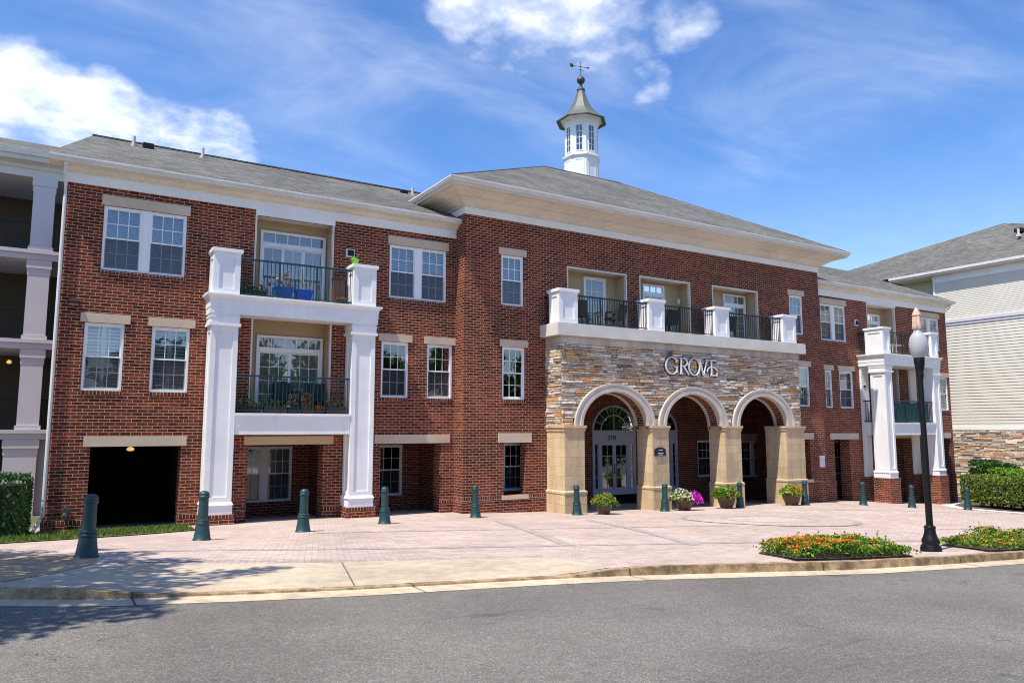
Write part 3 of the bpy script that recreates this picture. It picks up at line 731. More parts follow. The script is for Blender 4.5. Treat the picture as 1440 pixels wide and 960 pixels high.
# ground floor lintels
for x0, x1, z0, z1, y in ((.80, 3.16, HG+.005, -.18, YA), (8.38, 10.90, HG+.005, -.17, YA), (12.31, 13.57, HG+.005, -.13, YB), (26.65, 27.95, HG+.005, -.16, YB), (30.07, 32.16, HG-.025, -.19, YC), (39.0, 39.95, HG-.025, -.2, YC)):
    lintel(B, x0, x1, z0, z1, y)
for x0, x1, y in ((4.62, 7.12, YA), (33.9, 36.8, YC)): lintel(B, x0, x1, HG+.005, -.2, y, M_siding_tan)
MB().box(12.44, 13.44, YB-.055, YB+.2, -2.23, -2.105).build('stone_sill', M_tan_lintel, B); MB().box(26.75, 27.8, YB-.055, YB+.2, -2.23, -2.105).build('stone_sill', M_tan_lintel, B)
# rooms behind the ground floor openings
def room(x0, x1, y0, y1, z0, z1, holes=(), mat=None, wallmat=None):
    m = MB(); wall_y(m, x0, x1, z0, z1, y1, holes)
    m.quad((x0, y0, z0), (x0, y1, z0), (x0, y1, z1), (x0, y0, z1)); m.quad((x1, y0, z0), (x1, y1, z0), (x1, y1, z1), (x1, y0, z1))
    P(m, 'recess_wall', wallmat or M_brick)
    MB().quad((x0, y0, z1), (x1, y0, z1), (x1, y1, z1), (x0, y1, z1)).build('recess_ceiling', mat or M_room, B)
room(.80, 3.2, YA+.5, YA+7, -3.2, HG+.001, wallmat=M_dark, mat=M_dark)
MB().box(.90, 3.1, YA+.35, YA+.55, -2.62, -2.50).build('door_threshold', M_palest, B)
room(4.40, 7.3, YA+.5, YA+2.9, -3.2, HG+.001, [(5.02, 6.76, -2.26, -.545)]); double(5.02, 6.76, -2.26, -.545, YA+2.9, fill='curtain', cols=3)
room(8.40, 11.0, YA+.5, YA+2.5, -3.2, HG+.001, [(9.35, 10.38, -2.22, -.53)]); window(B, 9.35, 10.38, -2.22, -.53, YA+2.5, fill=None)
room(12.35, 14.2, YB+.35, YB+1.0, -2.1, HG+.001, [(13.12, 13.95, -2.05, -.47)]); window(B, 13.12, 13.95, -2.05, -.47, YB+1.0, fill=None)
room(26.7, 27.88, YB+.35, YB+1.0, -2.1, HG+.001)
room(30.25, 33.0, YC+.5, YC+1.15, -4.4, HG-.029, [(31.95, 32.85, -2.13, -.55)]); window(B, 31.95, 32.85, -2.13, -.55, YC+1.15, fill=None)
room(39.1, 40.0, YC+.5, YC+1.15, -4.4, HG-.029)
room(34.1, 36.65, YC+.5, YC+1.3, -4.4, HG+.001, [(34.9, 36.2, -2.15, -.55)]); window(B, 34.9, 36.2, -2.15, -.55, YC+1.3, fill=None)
# small lit lamp inside the dark opening
lm = MB().lathe([(.02, .05), (.07, .03), (.10, -.03), (.05, -.06)], (1.98, 23.0, -.53), 12).build('ceiling_lamp', M_glow, B, True)
# dark plan inside, keeps daylight out of the rooms
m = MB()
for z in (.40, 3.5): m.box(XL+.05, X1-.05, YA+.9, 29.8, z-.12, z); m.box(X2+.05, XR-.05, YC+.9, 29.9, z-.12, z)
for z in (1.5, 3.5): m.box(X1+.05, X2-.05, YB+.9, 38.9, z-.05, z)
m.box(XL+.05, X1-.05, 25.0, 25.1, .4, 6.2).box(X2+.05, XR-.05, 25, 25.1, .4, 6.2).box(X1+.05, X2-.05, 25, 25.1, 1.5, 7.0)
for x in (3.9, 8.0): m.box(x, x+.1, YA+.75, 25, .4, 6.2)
P(m, 'interior_partition', M_room)

# recessed balconies -----------------------------------------------------
def recess(x0, x1, z0, z1, y, door, dz1, tr=.34, panels=2):
    y1 = y+REC+.001; m = MB(); lap(m, (x0+.02, y1), (x1-.02, y1), z0, z1)
    lap(m, (x1-.02, y+.10), (x1-.02, y1), z0, z1, nrm=(-1, 0)); lap(m, (x0+.02, y1), (x0+.02, y+.10), z0, z1, nrm=(1, 0))
    P(m, 'recess_siding', M_siding_tan)
    t = MB()
    for x, s in ((x0, 1), (x1, -1)): t.box(x-.0, x+s*.05, y-.015, y+.10, z0, z1)
    t.box(x0+.05, x1-.05, y-.014, y+.10, z1-.06, z1-.002)
    P(t, 'recess_trim', M_trim)
    MB().box(x0, x1, y+.02, y1+.3, z1-.004, z1+.05).build('recess_ceiling', M_trim, B)
    MB().box(x0, x1, y+.02, y1+.3, z0-.1, z0+.012).build('balcony_floor', M_palest, B)
    return patio_door(B, door[0], door[1], z0+.02, dz1, y1-.045, panels, tr)
recess(4.69, 6.98, 3.56, 6.08, YA, (4.98, 6.90), 5.76, panels=3); recess(4.69, 6.98, .43, 3.2, YA, (4.98, 6.90), 2.68)
MB().box(4.70, 7.0, YA-.03, YA+.05, 6.02, 6.18).build('balcony_header', M_frieze, B)
recess(15.06, 17.75, 3.55, 5.62, YB, (16.2, 17.2), 5.48, 0, 1); recess(18.35, 20.93, 3.55, 5.64, YB, (19.0, 20.1), 5.5, .3, 1); recess(22.12, 24.77, 3.55, 5.66, YB, (23.35, 24.66), 5.52, .36, 1)
recess(33.3, 35.63, 3.56, 6.0, YC, (33.55, 35.2), 5.66); recess(33.3, 35.63, .43, 3.2, YC, (33.55, 35.2), 2.66)
MB().box(33.28, 35.7, YC-.03, YC+.05, 6.0, 6.1).build('balcony_header', M_frieze, B)

# cornices, gutters ------------------------------------------------------
def cornice(path, zb, zt, oh, tall=False, ext=0):
    h = zt-zb
    P(sweep(MB(), path, [(-.02, zb), (.035, zb), (.035, zb+h*.40), (.05, zb+h*.40), (.05, zb+h*.44)]), 'frieze_board', M_frieze)
    if tall:
        pr = [(.05, zb+.24), (.10, zb+.25), (.10, zb+.29), (.16, zb+.31), (.36, zb+.43), (.40, zb+.43), (.40, zb+.475), (.46, zb+.475), (.50, zb+.50), (.80, zb+.58), (.80, zb+.61), (oh-.09, zb+.61), (oh-.09, zb+.70)]
    else:
        pr = [(.05, zb+h*.44), (.08, zb+h*.45), (.08, zb+h*.49), (.12, zb+h*.52), (.20, zb+h*.64), (.23, zb+h*.64), (.23, zb+h*.69), (oh-.10, zb+h*.72), (oh-.10, zb+h*.80)]
    P(sweep(MB(), path, pr), 'crown_moulding', M_trim)
    a = oh-.10; gz = zt-.155
    if ext: path = [(path[0][0]-ext, path[0][1])]+path[1:]
    P(sweep(MB(), path, [(a-.002, gz+.15), (a-.001, gz), (a+.055, gz), (a+.062, gz+.035), (a+.10, gz+.09), (a+.10, gz+.105), (a+.112, gz+.105), (a+.112, gz+.15), (a+.10, gz+.15), (a+.095, gz+.06), (a+.02, gz+.03)]), 'gutter', M_gutter)
cornice([(XL, YA), (X1+.0, YA)], 6.18, 6.75, .42, ext=.38)
P(MB().box(XL-.36, XL+.02, YA-.32, YA+.02, 6.60, 6.70), 'soffit', M_trim)
cornice([(X1, 33), (X1, YB), (X2, YB), (X2, 33)], 6.88, 7.72, 1.0, True)
cornice([(X2+.0, YC), (XR, YC), (XR, 26)], 6.08, 6.70, .40)

# roofs ------------------------------------------------------------------
def roof(polys):
    m = MB()
    for q in polys: m.quad(*q)
    o = P(m, 'roof', M_shingle); return o
e = 6.735; yl = YA-.42
Rl = roof([((XL-.40, yl, e), (12.4, yl, e), (12.4, 25.5, 8.87), (.66, 25.5, 8.88)), ((XL-.40, yl, e), (XL-.01, yl+.55, e+.02), (.66, 25.5, 8.88)), ((XL-.01, yl+.55, e+.02), (XL-.01, 30, e), (.66, 25.5, 8.88)), ((.66, 25.5, 8.88), (12.4, 25.5, 8.87), (12.4, 30, e), (XL-.01, 30, e))])
P(MB().box(.66, 12.4, 25.43, 25.57, 8.86, 8.91), 'ridge_cap', M_shingle)
A0, A1, A2, A3 = (X1-1.0, YB-1.0, 7.70), (X2+1.0, YB-1.0, 7.70), (X2+1.0, 41, 7.70), (X1-1.0, 41, 7.70)
D0, D1, D2, D3 = (20.44, 30.25, 13.07), (25.4, 30.25, 13.07), (25.4, 33.6, 13.07), (20.44, 33.6, 13.07)
Rc = roof([(A0, A1, D1, D0), (A1, A2, D2, D1), (A2, A3, D3, D2), (A3, A0, D0, D3), (D0, D1, D2, D3)])
P(MB().tube([D0, D1], .045, 6).tube([A0, D0], .03, 6).tube([A1, D1], .03, 6), 'ridge_cap', M_shingle)
ec = 6.685; yr = YC-.40
Rr = roof([((27.9, yr, ec), (XR+.40, yr, ec), (37.8, 25.5, 8.82), (27.9, 25.5, 8.82)), ((XR+.40, yr, ec), (XR+.40, 30, ec), (37.8, 25.5, 8.82)), ((27.9, 25.5, 8.82), (37.8, 25.5, 8.82), (XR+.40, 30, ec), (27.9, 30, ec))])
def vent(x, y, z, r=.05, h=.30, box=False):
    m = MB().tube([(x, y, z-.25), (x, y, z+h)], r, 10); m.tube([(x, y, z-.1), (x, y, z+.03)], r*1.8, 10); P(m, 'roof_vent', M_pale)
    if box: MB().box(x+.25, x+.55, y-.15, y+.15, z-.12, z+.12).build('attic_vent', M_blackm, B)
vent(1.75, 24.9, 8.58, box=True); vent(3.72, 24.9, 8.6); vent(11.0, 24.9, 8.55)
MB().box(10.55, 10.8, 24.85, 25.05, 8.5, 8.68).build('attic_vent', M_blackm, B)

MBase = MB
# portico balconies ------------------------------------------------------
def portico(dx, yf, yw, plz, col_z0, wide=0, sh=0.0):
    a0, a1, b0, b1 = 3.52+dx, 4.25+dx, 7.39+dx, 8.13+dx; dep = yw+.02
    class MB(MBase):
        def build(s, *a, **k):
            s.v = [(x, y, z+(sh if z > -.5 else 0)) for x, y, z in s.v]; return MBase.build(s, *a, **k)
    if wide: a1, b0, b1 = a0+.60, b0+.08, b1-.06; dep = yf+.80
    for x0, x1 in ((a0, a1), (b0, b1)):
        m = panel_box(MB(), x0+.02, x1-.02, yf+.02, dep-.06, col_z0+.30, 2.72, st=.13, rb=.14, rt=.16)
        m.box(x0-.005, x1+.005, yf-.005, dep, col_z0, col_z0+.24).taper((x0-.03, x1+.03, yf-.03, dep, col_z0+.24), (x0+.015, x1-.015, yf+.015, dep, col_z0+.32))
        m.box(x0-.035, x1+.035, yf-.035, dep, 2.72, 2.80).box(x0+.0, x1-.0, yf+.0, dep, 2.80, 3.05).box(x0-.02, x1+.02, yf-.02, dep, 2.945, 2.985)
        c = P(m, 'column', M_white)
        MB().box(x0-.06, x1+.06, yf-.06, dep, plz-.7, col_z0-.10).build('brick_plinth', M_brick, c)
        MB().box(x0-.062, x1+.062, yf-.064, dep, col_z0-.10, col_z0-.002).build('plinth_cap', M_soldier, c)
    m = MB(); L, Rr_ = a0-.03, b1+.03
    m.box(L, Rr_, yf-.02, yw-.001, 3.05, 3.21).box(L-.012, Rr_+.012, yf-.032, yw-.001, 3.21, 3.37).box(L-.024, Rr_+.024, yf-.044, yw-.001, 3.37, 3.46)
    m.taper((L-.03, Rr_+.03, yf-.05, yw-.001, 3.46), (L-.10, Rr_+.10, yf-.12, yw-.001, 3.53)); m.box(L-.105, Rr_+.105, yf-.125, yw-.001, 3.53, 3.575)
    P(m, 'balcony_beam', M_white)
    for x0, x1 in ((a0, a1), (b0, b1)):
        m = panel_box(MB(), x0+.01, x1-.03, yf, yf+.90 if wide else yf+.62, 3.576, 4.70, st=.15, ins=.03)
        m.box(x0-.015, x1-.005, yf-.03, yf+(.93 if wide else .65), 4.69, 4.72).box(x0-.035, x1+.015, yf-.05, yf+(.95 if wide else .67), 4.72, 4.81)
        P(m, 'balcony_post', M_white)
    for xa, xb, off in ((a1-.01, b0+.01, 0),) if not wide else ((a1-.01, b0+.01, 0), (a0+.04, a1-.01, .82), (b0+.01, b1-.04, .82)):
        yf_ = yf; yf = yf+off
        m = MB(); m.box(xa, xb, yf+.06, yw-.001, -.145, .07).box(xa-.001, xb+.001, yf+.045, yw-.001, .07, .24).box(xa-.002, xb+.002, yf+.03, yw-.001, .24, .36).box(xa-.003, xb+.003, yf-.0, yw-.001, .36, .425)
        P(m, 'balcony_slab', M_white); yf = yf_
    rm = M_rail_black if wide else M_rail
    railing(B, (a1, yf+.12), (b0, yf+.12), 3.58+sh, 4.63+sh, mat=rm); railing(B, (a1, yf+.14), (b0, yf+.14), .43+sh, 1.45+sh, mat=rm)
    if wide:
        for x in (a0+.10, b1-.12):
            railing(B, (x, yw-.03), (x, yf+.92), 3.58+sh, 4.63+sh, posts=0, mat=rm); railing(B, (x, yw-.03), (x, yf+.82), .43+sh, 1.45+sh, posts=0, mat=rm)
        for x0, x1 in ((a0, a1), (b0, b1)):
            P(MB().box(x0+.03, x1-.03, yw-.10, yw-.001, col_z0, 3.05), 'wall_pilaster', M_white); P(MB().box(x0, x1, yw-.13, yw-.001, plz-.7, col_z0-.002), 'brick_plinth', M_brick)
portico(0, 20.86, YA, -2.5, -2.2)
portico(28.93, 20.30, YC, -3.6, -2.20, .70, sh=-.13)

# entrance porch ---------------------------------------------------------
ARCH = [(16.40, 1.385, 1.745), (20.04, 1.355, 1.73), (23.79, 1.365, 1.775)]; BI, BO, ZS = 1.14, 1.43, .105
PL, PR, YF = 14.19, 26.02, 20.03
def arc_z(x, k, outer=False):
    c, ai, ao = ARCH[k]; a, b = (ao, BO) if outer else (ai, BI); t = 1-((x-c)/a)**2
    return ZS+b*math.sqrt(t) if t > 0 else None
m = MB(); inn = MB()
xs = [PL]
for c, ai, ao in ARCH:
    xs += [c-ai*math.cos(math.pi*i/28) for i in range(29)]
xs.append(PR); xs = sorted(set(round(x, 4) for x in xs))
ZT = 3.03
for a, b in zip(xs, xs[1:]):
    mid = (a+b)/2; za = zb = ZS-.1
    for k in range(3):
        if arc_z(mid, k): za = arc_z(a, k) or ZS; zb = arc_z(b, k) or ZS
    m.quad((a, YF, za), (b, YF, zb), (b, YF, ZT), (a, YF, ZT)); inn.quad((a, YF+.5, za), (b, YF+.5, zb), (b, YF+.5, 1.45), (a, YF+.5, 1.45))
m.quad((PL, YF, ZS-.1), (PL, YB, ZS-.1), (PL, YB, ZT), (PL, YF, ZT)); m.quad((PR, YF, ZS-.1), (PR, YB, ZS-.1), (PR, YB, ZT), (PR, YF, ZT))
P(m, 'porch_wall', M_mortar); P(inn, 'porch_inner_wall', M_brick)
# split-face stones laid in uneven courses
def ledge(u0, u1, z0, z1, place, skip=None, hs=(.05, .145), ls=(.12, .56)):
    m = MB(); z = z0
    while z < z1-.02:
        h = min(random.uniform(*hs), z1-z); u = u0-random.uniform(0, .2)
        while u < u1:
            l = random.uniform(*ls) * (1.25 if h > .085 else 1); a, b = max(u, u0), min(u+l, u1); u += l
            rows = [(z, z+h)] if not (h > .11 and random.random() < .4) else [(z, z+h*.5), (z+h*.5, z+h)]
            for (c, d) in rows:
                if b-a < .03 or (skip and skip(a, b, c, d)): continue
                t = random.uniform(.02, .065); e = .006; j = lambda: random.uniform(-.009, .009); g_ = .004
                back = [(a+g_, c+g_), (b-g_, c+g_), (b-g_, d-g_), (a+g_, d-g_)]
                front = [(a+g_+e, c+g_+e), (b-g_-e, c+g_+e), (b-g_-e, d-g_-e), (a+g_+e, d-g_-e)]
                i = len(m.v); m.v += [place(p, q, 0) for p, q in back]+[place(p, q, t+j()) for p, q in front]
                m.f += [tuple(i+k for k in f) for f in ((4,5,6,7), (0,1,5,4), (1,2,6,5), (2,3,7,6), (3,0,4,7))]
        z += h
    return m
def skip(a, b, c, d):
    for cc, ai, ao in ARCH:
        for x in (a, b, (a+b)/2):
            for z in (c, d):
                t = ((x-cc)/(ai+.09))**2+((max(z, ZS)-ZS)/(BI+.07))**2
                if t < 1 and z > ZS-.2: return True
    return False
P(ledge(PL, PR, ZS+.0, 2.80, lambda u, z, t: (u, YF-t, z), skip), 'stone_veneer', M_ledge)
P(ledge(YF-.03, YB, ZS, 2.80, lambda u, z, t: (PL-t, u, z)), 'stone_veneer', M_ledge)
P(ledge(YF-.03, YB, ZS, 2.80, lambda u, z, t: (PR+t, u, z)), 'stone_veneer', M_ledge)
# arch rings and brick soffits
for k, (c, ai, ao) in enumerate(ARCH):
    m = MB(); so = MB(); n = 40; back = MB()
    def pt(a_, b_, i, y): t = math.pi*i/n; return (c-a_*math.cos(t), y, ZS+b_*math.sin(t))
    prof = [(0, YF+.10), (0, YF-.10), (.035, YF-.115), (.13, YF-.115), (.145, YF-.10), (.26, YF-.10), (.275, YF-.125), (.355, YF-.125), (.36, YF-.02)]
    for i in range(n):
        for (o0, y0), (o1, y1) in zip(prof, prof[1:]):
            f0, f1 = o0/.36, o1/.36
            q = lambda f, ii, yy: pt(ai+(ao-ai)*f, BI+(BO-BI)*f, ii, yy)
            m.quad(q(f0, i, y0), q(f0, i+1, y0), q(f1, i+1, y1), q(f1, i, y1))
        so.quad(pt(ai, BI, i, YF+.10), pt(ai, BI, i+1, YF+.10), pt(ai, BI, i+1, YF+.44), pt(ai, BI, i, YF+.44))
        for (d0, y0), (d1, y1) in zip(((.0, YF+.44), (-.04, YF+.44), (-.04, YF+.56), (.16, YF+.56)), ((-.04, YF+.44), (-.04, YF+.56), (.16, YF+.56), (.16, YF+.5))):
            back.quad(pt(ai+d0, BI+d0, i, y0), pt(ai+d0, BI+d0, i+1, y0), pt(ai+d1, BI+d1, i+1, y1), pt(ai+d1, BI+d1, i, y1))
    a = P(m, 'arch', M_arch); P(so, 'arch_soffit', M_brick, parent=a).location = (0,0,0); P(back, 'inner_arch_ring', M_arch, parent=a).location = (0,0,0)
# coping with its cap
m = MB(); m.box(PL-.04, PR+.04, YF-.07, YB-.001, 2.80, 3.04); P(m, 'coping_band', M_band)
m = MB(); m.box(13.93, 21.37, 19.80, YB-.001, 3.045, 3.45).box(21.385, 26.28, 19.80, YB-.001, 3.045, 3.452); P(m, 'coping_cap', M_cap)
for x0, x1 in ((14.05, 14.80), (17.93, 18.66), (21.22, 21.97), (25.06, 25.86)):
    m = panel_box(MB(), x0, x1, 19.90, 20.50, 3.453, 4.50, st=.15, ins=.03); m.box(x0-.02, x1+.02, 19.88, 20.52, 4.47, 4.50).box(x0-.045, x1+.045, 19.855, 20.545, 4.50, 4.60)
    P(m, 'balcony_post', M_white)
for a, b in ((14.80, 17.93), (18.66, 21.22), (21.97, 25.06)):
    railing(B, (a, 20.02), (b, 20.02), 3.455, 4.45, mat=M_rail_black)
railing(B, (14.15, 20.5), (14.15, YB), 3.455, 4.45, posts=0, mat=M_rail_black); railing(B, (25.8, 20.5), (25.8, YB), 3.455, 4.45, posts=0, mat=M_rail_black)
# piers of cast stone
for x0, x1, yb in ((14.19, 14.99, YB), (17.93, 18.68, 20.66), (21.50, 22.36, 20.66), (24.93, 26.04, YB)):
    y0 = 19.86; zb = S((x0+x1)/2, y0)-.5
    c = P(MB().box(x0, x1, y0, yb, -1.975, -.065), 'pier', M_block)
    k = MB().box(x0-.045, x1+.045, y0-.045, yb+.01, zb, -2.06).taper((x0-.06, x1+.06, y0-.06, yb+.012, -2.06), (x0-.06, x1+.06, y0-.06, yb+.012, -2.0)).taper((x0-.06, x1+.06, y0-.06, yb+.012, -2.0), (x0-.004, x1+.004, y0-.004, yb+.008, -1.965))
    k.build('pier_base', M_block, c)
    k = MB().box(x0-.03, x1+.03, y0-.03, yb+.005, -.065, .04).box(x0-.06, x1+.06, y0-.06, yb+.006, .04, .112); k.build('pier_capital', M_block, c)
# inside the arcade
YD = 24.6
DO = [(18.93, 21.22), (21.44, 23.62)]
m = MB()
wall_y(m, 14.25, 29.6, -3.6, 1.46, YD, [(DO[0][0], DO[0][1], -3.6, -.02), (DO[1][0], DO[1][1], -3.6, -.02), (24.86, 25.82, -2.12, -.51), (27.67, 29.26, -2.23, -.53)])
m.quad((14.25, 20.5, -3.6), (14.25, YD, -3.6), (14.25, YD, 1.46), (14.25, 20.5, 1.46)); m.quad((29.6, 23.6, -3.6), (29.6, YD, -3.6), (29.6, YD, 1.46), (29.6, 23.6, 1.46)); m.quad((27.9, 20.9, -3.6), (27.9, 22.6, -3.6), (27.9, 22.6, 1.46), (27.9, 20.9, 1.46)); m.quad((27.9, 22.6, -3.6), (29.6, 23.6, -3.6), (29.6, 23.6, 1.46), (27.9, 22.6, 1.46))
P(m, 'arcade_wall', M_brick)
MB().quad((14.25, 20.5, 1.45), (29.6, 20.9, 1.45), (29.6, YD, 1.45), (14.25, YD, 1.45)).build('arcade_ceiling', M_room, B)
window(B, 24.86, 25.82, -2.12, -.51, YD, fill=None); double(27.67, 29.26, -2.23, -.53, YD, fill='half'); lintel(B, 27.5, 29.42, -.52, -.21, YD)
def entrance(x0, x1, zb):
    w = .10; y = YD-.03; c = (x0+x1)/2; zt = -.05; m = MB()
    m.box(x0, x0+w, y-.02, y+.12, zb, zt).box(x1-w, x1, y-.02, y+.12, zb, zt).box(x0+w, x1-w, y-.015, y+.10, -.58, zt)
    sl = x0+w+.27, x1-w-.27
    for x in sl: m.box(x-.05, x+.05, y-.018, y+.10, zb, -.58)
    o = P(m, 'entrance_door', M_door)
    f = MB(); r = (x1-x0)/2; n = 28
    for rr0, rr1 in ((r, r-.09), (r*.62, r*.62-.045)):
        for i in range(n):
            t0, t1 = math.pi*i/n, math.pi*(i+1)/n
            q = lambda rr, t, yy: (c-rr*math.cos(t), yy, zt+rr*math.sin(t)*.90)
            f.quad(q(rr0, t0, y-.02), q(rr0, t1, y-.02), q(rr1, t1, y-.02), q(rr1, t0, y-.02)); f.quad(q(rr1, t0, y-.02), q(rr1, t1, y-.02), q(rr1, t1, y+.06), q(rr1, t0, y+.06)); f.quad(q(rr0, t0, y-.02), q(rr0, t1, y-.02), q(rr0, t1, y+.06), q(rr0, t0, y+.06))
    for i in range(1, 8):
        t = math.pi*i/8; d = Vector((-math.cos(t), 0, math.sin(t)*.90)); a_, b_ = Vector((c, y-.005, zt))+d*r*.6, Vector((c, y-.005, zt))+d*(r-.05)
        f.tube([a_, b_], .016, 4)
    f.box(c-.014, c+.014, y-.012, y+.02, zt, zt+r*.6)
    f.build('fanlight', M_door, o)
    gl = MB()
    for i in range(n):
        t0, t1 = math.pi*i/n, math.pi*(i+1)/n
        gl.quad((c, y+.01, zt), (c-r*math.cos(t0), y+.01, zt+r*math.sin(t0)*.90), (c-r*math.cos(t1), y+.01, zt+r*math.sin(t1)*.90))
    gl.build('pane', M_glass_dark, o)
    top = -.58
    def leaf(xa, xb, cols, name):
        d = MB(); rr = .085 if cols > 1 else .045
        d.box(xa, xa+rr, y, y+.045, zb, top).box(xb-rr, xb, y, y+.045, zb, top).box(xa+rr, xb-rr, y+.001, y+.045, top-rr, top).box(xa+rr, xb-rr, y+.001, y+.045, zb, zb+.28)
        for k in range(1, cols): xx = xa+rr+(xb-xa-2*rr)*k/cols; d.box(xx-.012, xx+.012, y+.008, y+.03, zb+.28, top-rr)
        for k in range(1, 4): zz = zb+.28+(top-rr-zb-.28)*k/4; d.box(xa+rr, xb-rr, y+.010, y+.028, zz-.012, zz+.012)
        L = d.build(name, M_door, o)
        MB().quad((xa+rr, y+.02, zb+.28), (xb-rr, y+.02, zb+.28), (xb-rr, y+.02, top-rr), (xa+rr, y+.02, top-rr)).build('pane', M_glass_dark, o)
        return L
    leaf(x0+w, sl[0]-.05, 1, 'sidelight'); leaf(sl[1]+.05, x1-w, 1, 'sidelight')
    leaf(sl[0]+.05, c-.004, 2, 'door_leaf'); leaf(c+.004, sl[1]-.05, 2, 'door_leaf')
    h = MB()
    for s in (-1, 1): h.tube([(c+s*.05, y-.05, zb+.85), (c+s*.05, y-.05, zb+1.25)], .012, 6).tube([(c+s*.05, y, zb+.88), (c+s*.05, y-.05, zb+.88)], .008, 5).tube([(c+s*.05, y, zb+1.22), (c+s*.05, y-.05, zb+1.22)], .008, 5)
    h.build('door_handle', M_blackm, o)
    return o
ent = entrance(DO[0][0], DO[0][1], -2.68); entrance(DO[1][0], DO[1][1], -2.72)
# back of the fanlights
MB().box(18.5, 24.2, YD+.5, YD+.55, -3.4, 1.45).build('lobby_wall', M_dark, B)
for q in DO:   # brick round the fanlight
    pass

# cupola -----------------------------------------------------------------
CX, CY = 24.02, 31.8; a8 = math.pi/8
def r8(ap): return ap/math.cos(a8)
cup = P(MB().lathe([(r8(.90), 12.6), (r8(.90), 14.45), (r8(.95), 14.47), (r8(.99), 14.55), (r8(.99), 14.62), (r8(.92), 14.66)], (CX, CY, 0), 8, a8), 'cupola', M_white)
lant = P(MB().lathe([(r8(.86), 14.64), (r8(.86), 16.45), (r8(.92), 16.52), (r8(.92), 16.6), (r8(1.12), 16.72)], (CX, CY, 0), 8, a8), 'lantern', M_white, parent=cup); lant.location = (0,0,0)
for k in range(8):
    an = k*math.pi/4; ca, sa = math.cos(an), math.sin(an)
    def tr(u, n_, z): return (CX+ca*n_-sa*u, CY+sa*n_+ca*u, z)
    m = MB(); pn = MB()
    def slab(mm, u0, u1, n0, n1, z0, z1):
        i = len(mm.v); mm.v += [tr(u, n_, z) for z in (z0, z1) for n_ in (n0, n1) for u in (u0, u1)]
        mm.f += [tuple(i+q for q in f) for f in ((0,2,3,1), (4,5,7,6), (0,1,5,4), (2,6,7,3), (0,4,6,2), (1,3,7,5))]
    slab(pn, -.155, .155, .84, .868, 14.84, 16.22)
    slab(m, -.19, -.155, .85, .885, 14.80, 16.26); slab(m, .155, .19, .85, .885, 14.80, 16.26); slab(m, -.155, .155, .85, .884, 16.22, 16.26); slab(m, -.155, .155, .85, .89, 14.80, 14.84)
    slab(m, -.014, .014, .86, .878, 14.84, 16.22)
    for j in range(1, 4): slab(m, -.155, .155, .86, .876, 14.84+1.38*j/4-.014, 14.84+1.38*j/4+.014)
    w_ = m.build('cupola_window', M_white, cup); pn.build('cupola_pane', M_glass_dark, cup)
    b = MB(); slab(b, -.26, -.20, .89, .915, 13.1, 14.38); slab(b, .20, .26, .89, .915, 13.1, 14.38); slab(b, -.20, .20, .89, .914, 14.30, 14.38); b.build('cupola_panel', M_white, cup)
prof = [(1.22, 16.70), (1.30, 16.64), (1.31, 16.69), (1.05, 16.90), (.80, 17.14), (.60, 17.42), (.44, 17.74), (.32, 18.06), (.24, 18.32), (.20, 18.50)]
MB().lathe([(r8(r), z) for r, z in prof], (CX, CY, 0), 8, a8).build('cupola_roof', M_copper, cup)
m = MB().lathe([(.20, 18.46), (.24, 18.54), (.20, 18.62), (.12, 18.68), (.07, 18.82), (.07, 18.92), (.16, 18.96), (.225, 19.06), (.235, 19.14), (.20, 19.24), (.12, 19.33), (.03, 19.37)], (CX, CY, 0), 16)
m.build('finial_ball', M_iron, cup, True)
m = MB().tube([(CX, CY, 19.34), (CX, CY, 20.22)], [.025, .015], 6)
va = R(20); d = Vector((math.cos(va)*.86, -math.sin(va)*.5, .0)).normalized(); c = Vector((CX, CY, 19.92))
m.tube([c-d*.52, c+d*.52], .016, 5); m.tube([(CX-.2, CY, 19.72), (CX+.2, CY, 19.72)], .012, 5)
m.tube([c+d*.40, c+d*.56], [.06, .005], 5)
q = c-d*.52; m.box(q.x-.13, q.x+.06, q.y-.02, q.y+.02, q.z-.10, q.z+.08)
m.build('weather_vane', M_iron, cup)

# downspouts, lamps and fittings on the wall -------------------------------
def spout(pts):
    P(MB().tube(pts, .042, 8), 'downspout', M_gutter)
spout([(.02, 21.16, 6.58), (.02, 21.18, 6.4), (.05, 21.40, 6.12), (.05, 21.42, 5.7), (.05, 21.43, 2), (.05, 21.43, -2.05), (-.03, 21.40, -2.2), (-.16, 21.25, -2.46)])
spout([(40.3, 21.3, 6.55), (40.3, 21.4, 6.35), (40.24, 21.7, 6.1), (40.26, 21.75, 0), (40.26, 21.75, -3.6)])
spout([(X1-.06, 21.42, 6.2), (X1-.06, 21.42, -2.4)]) if False else None
for x, y, z in ((.40, YA, 3.15), (12.11, YB, 3.18)):
    MB().box(x-.10, x+.10, y-.14, y, z+.0, z+.06).taper((x-.10, x+.10, y-.14, y, z-.10), (x-.08, x+.08, y-.10, y, z+.0)).build('wall_light', M_woodbox, B)
m = MB().box(7.36, 7.62, YA-.03, YA, 5.13, 5.38); o = P(m, 'flood_light', M_vinyl); MB().box(7.40, 7.58, YA-.09, YA-.03, 5.17, 5.34).build('lamp_box', M_blackm, o)
for x, z in ((32.45, 5.0), (32.7, 2.05)):
    o = P(MB().box(x-.14, x+.14, YC-.03, YC, z-.14, z+.14), 'flood_light', M_vinyl); MB().taper((x-.10, x+.10, YC-.12, YC-.03, z-.1), (x-.04, x+.04, YC-.08, YC-.03, z+.1)).build('lamp_box', M_blackm, o)
o = P(MB().lathe([(.11, 0), (.11, .05), (.07, .06)], (0, 0, 0), 14), 'fire_inlet', M_iron)
for v in o.data.vertices: x, y, z = v.co; v.co = (.52+x, YA-.03-z, -1.98+y)
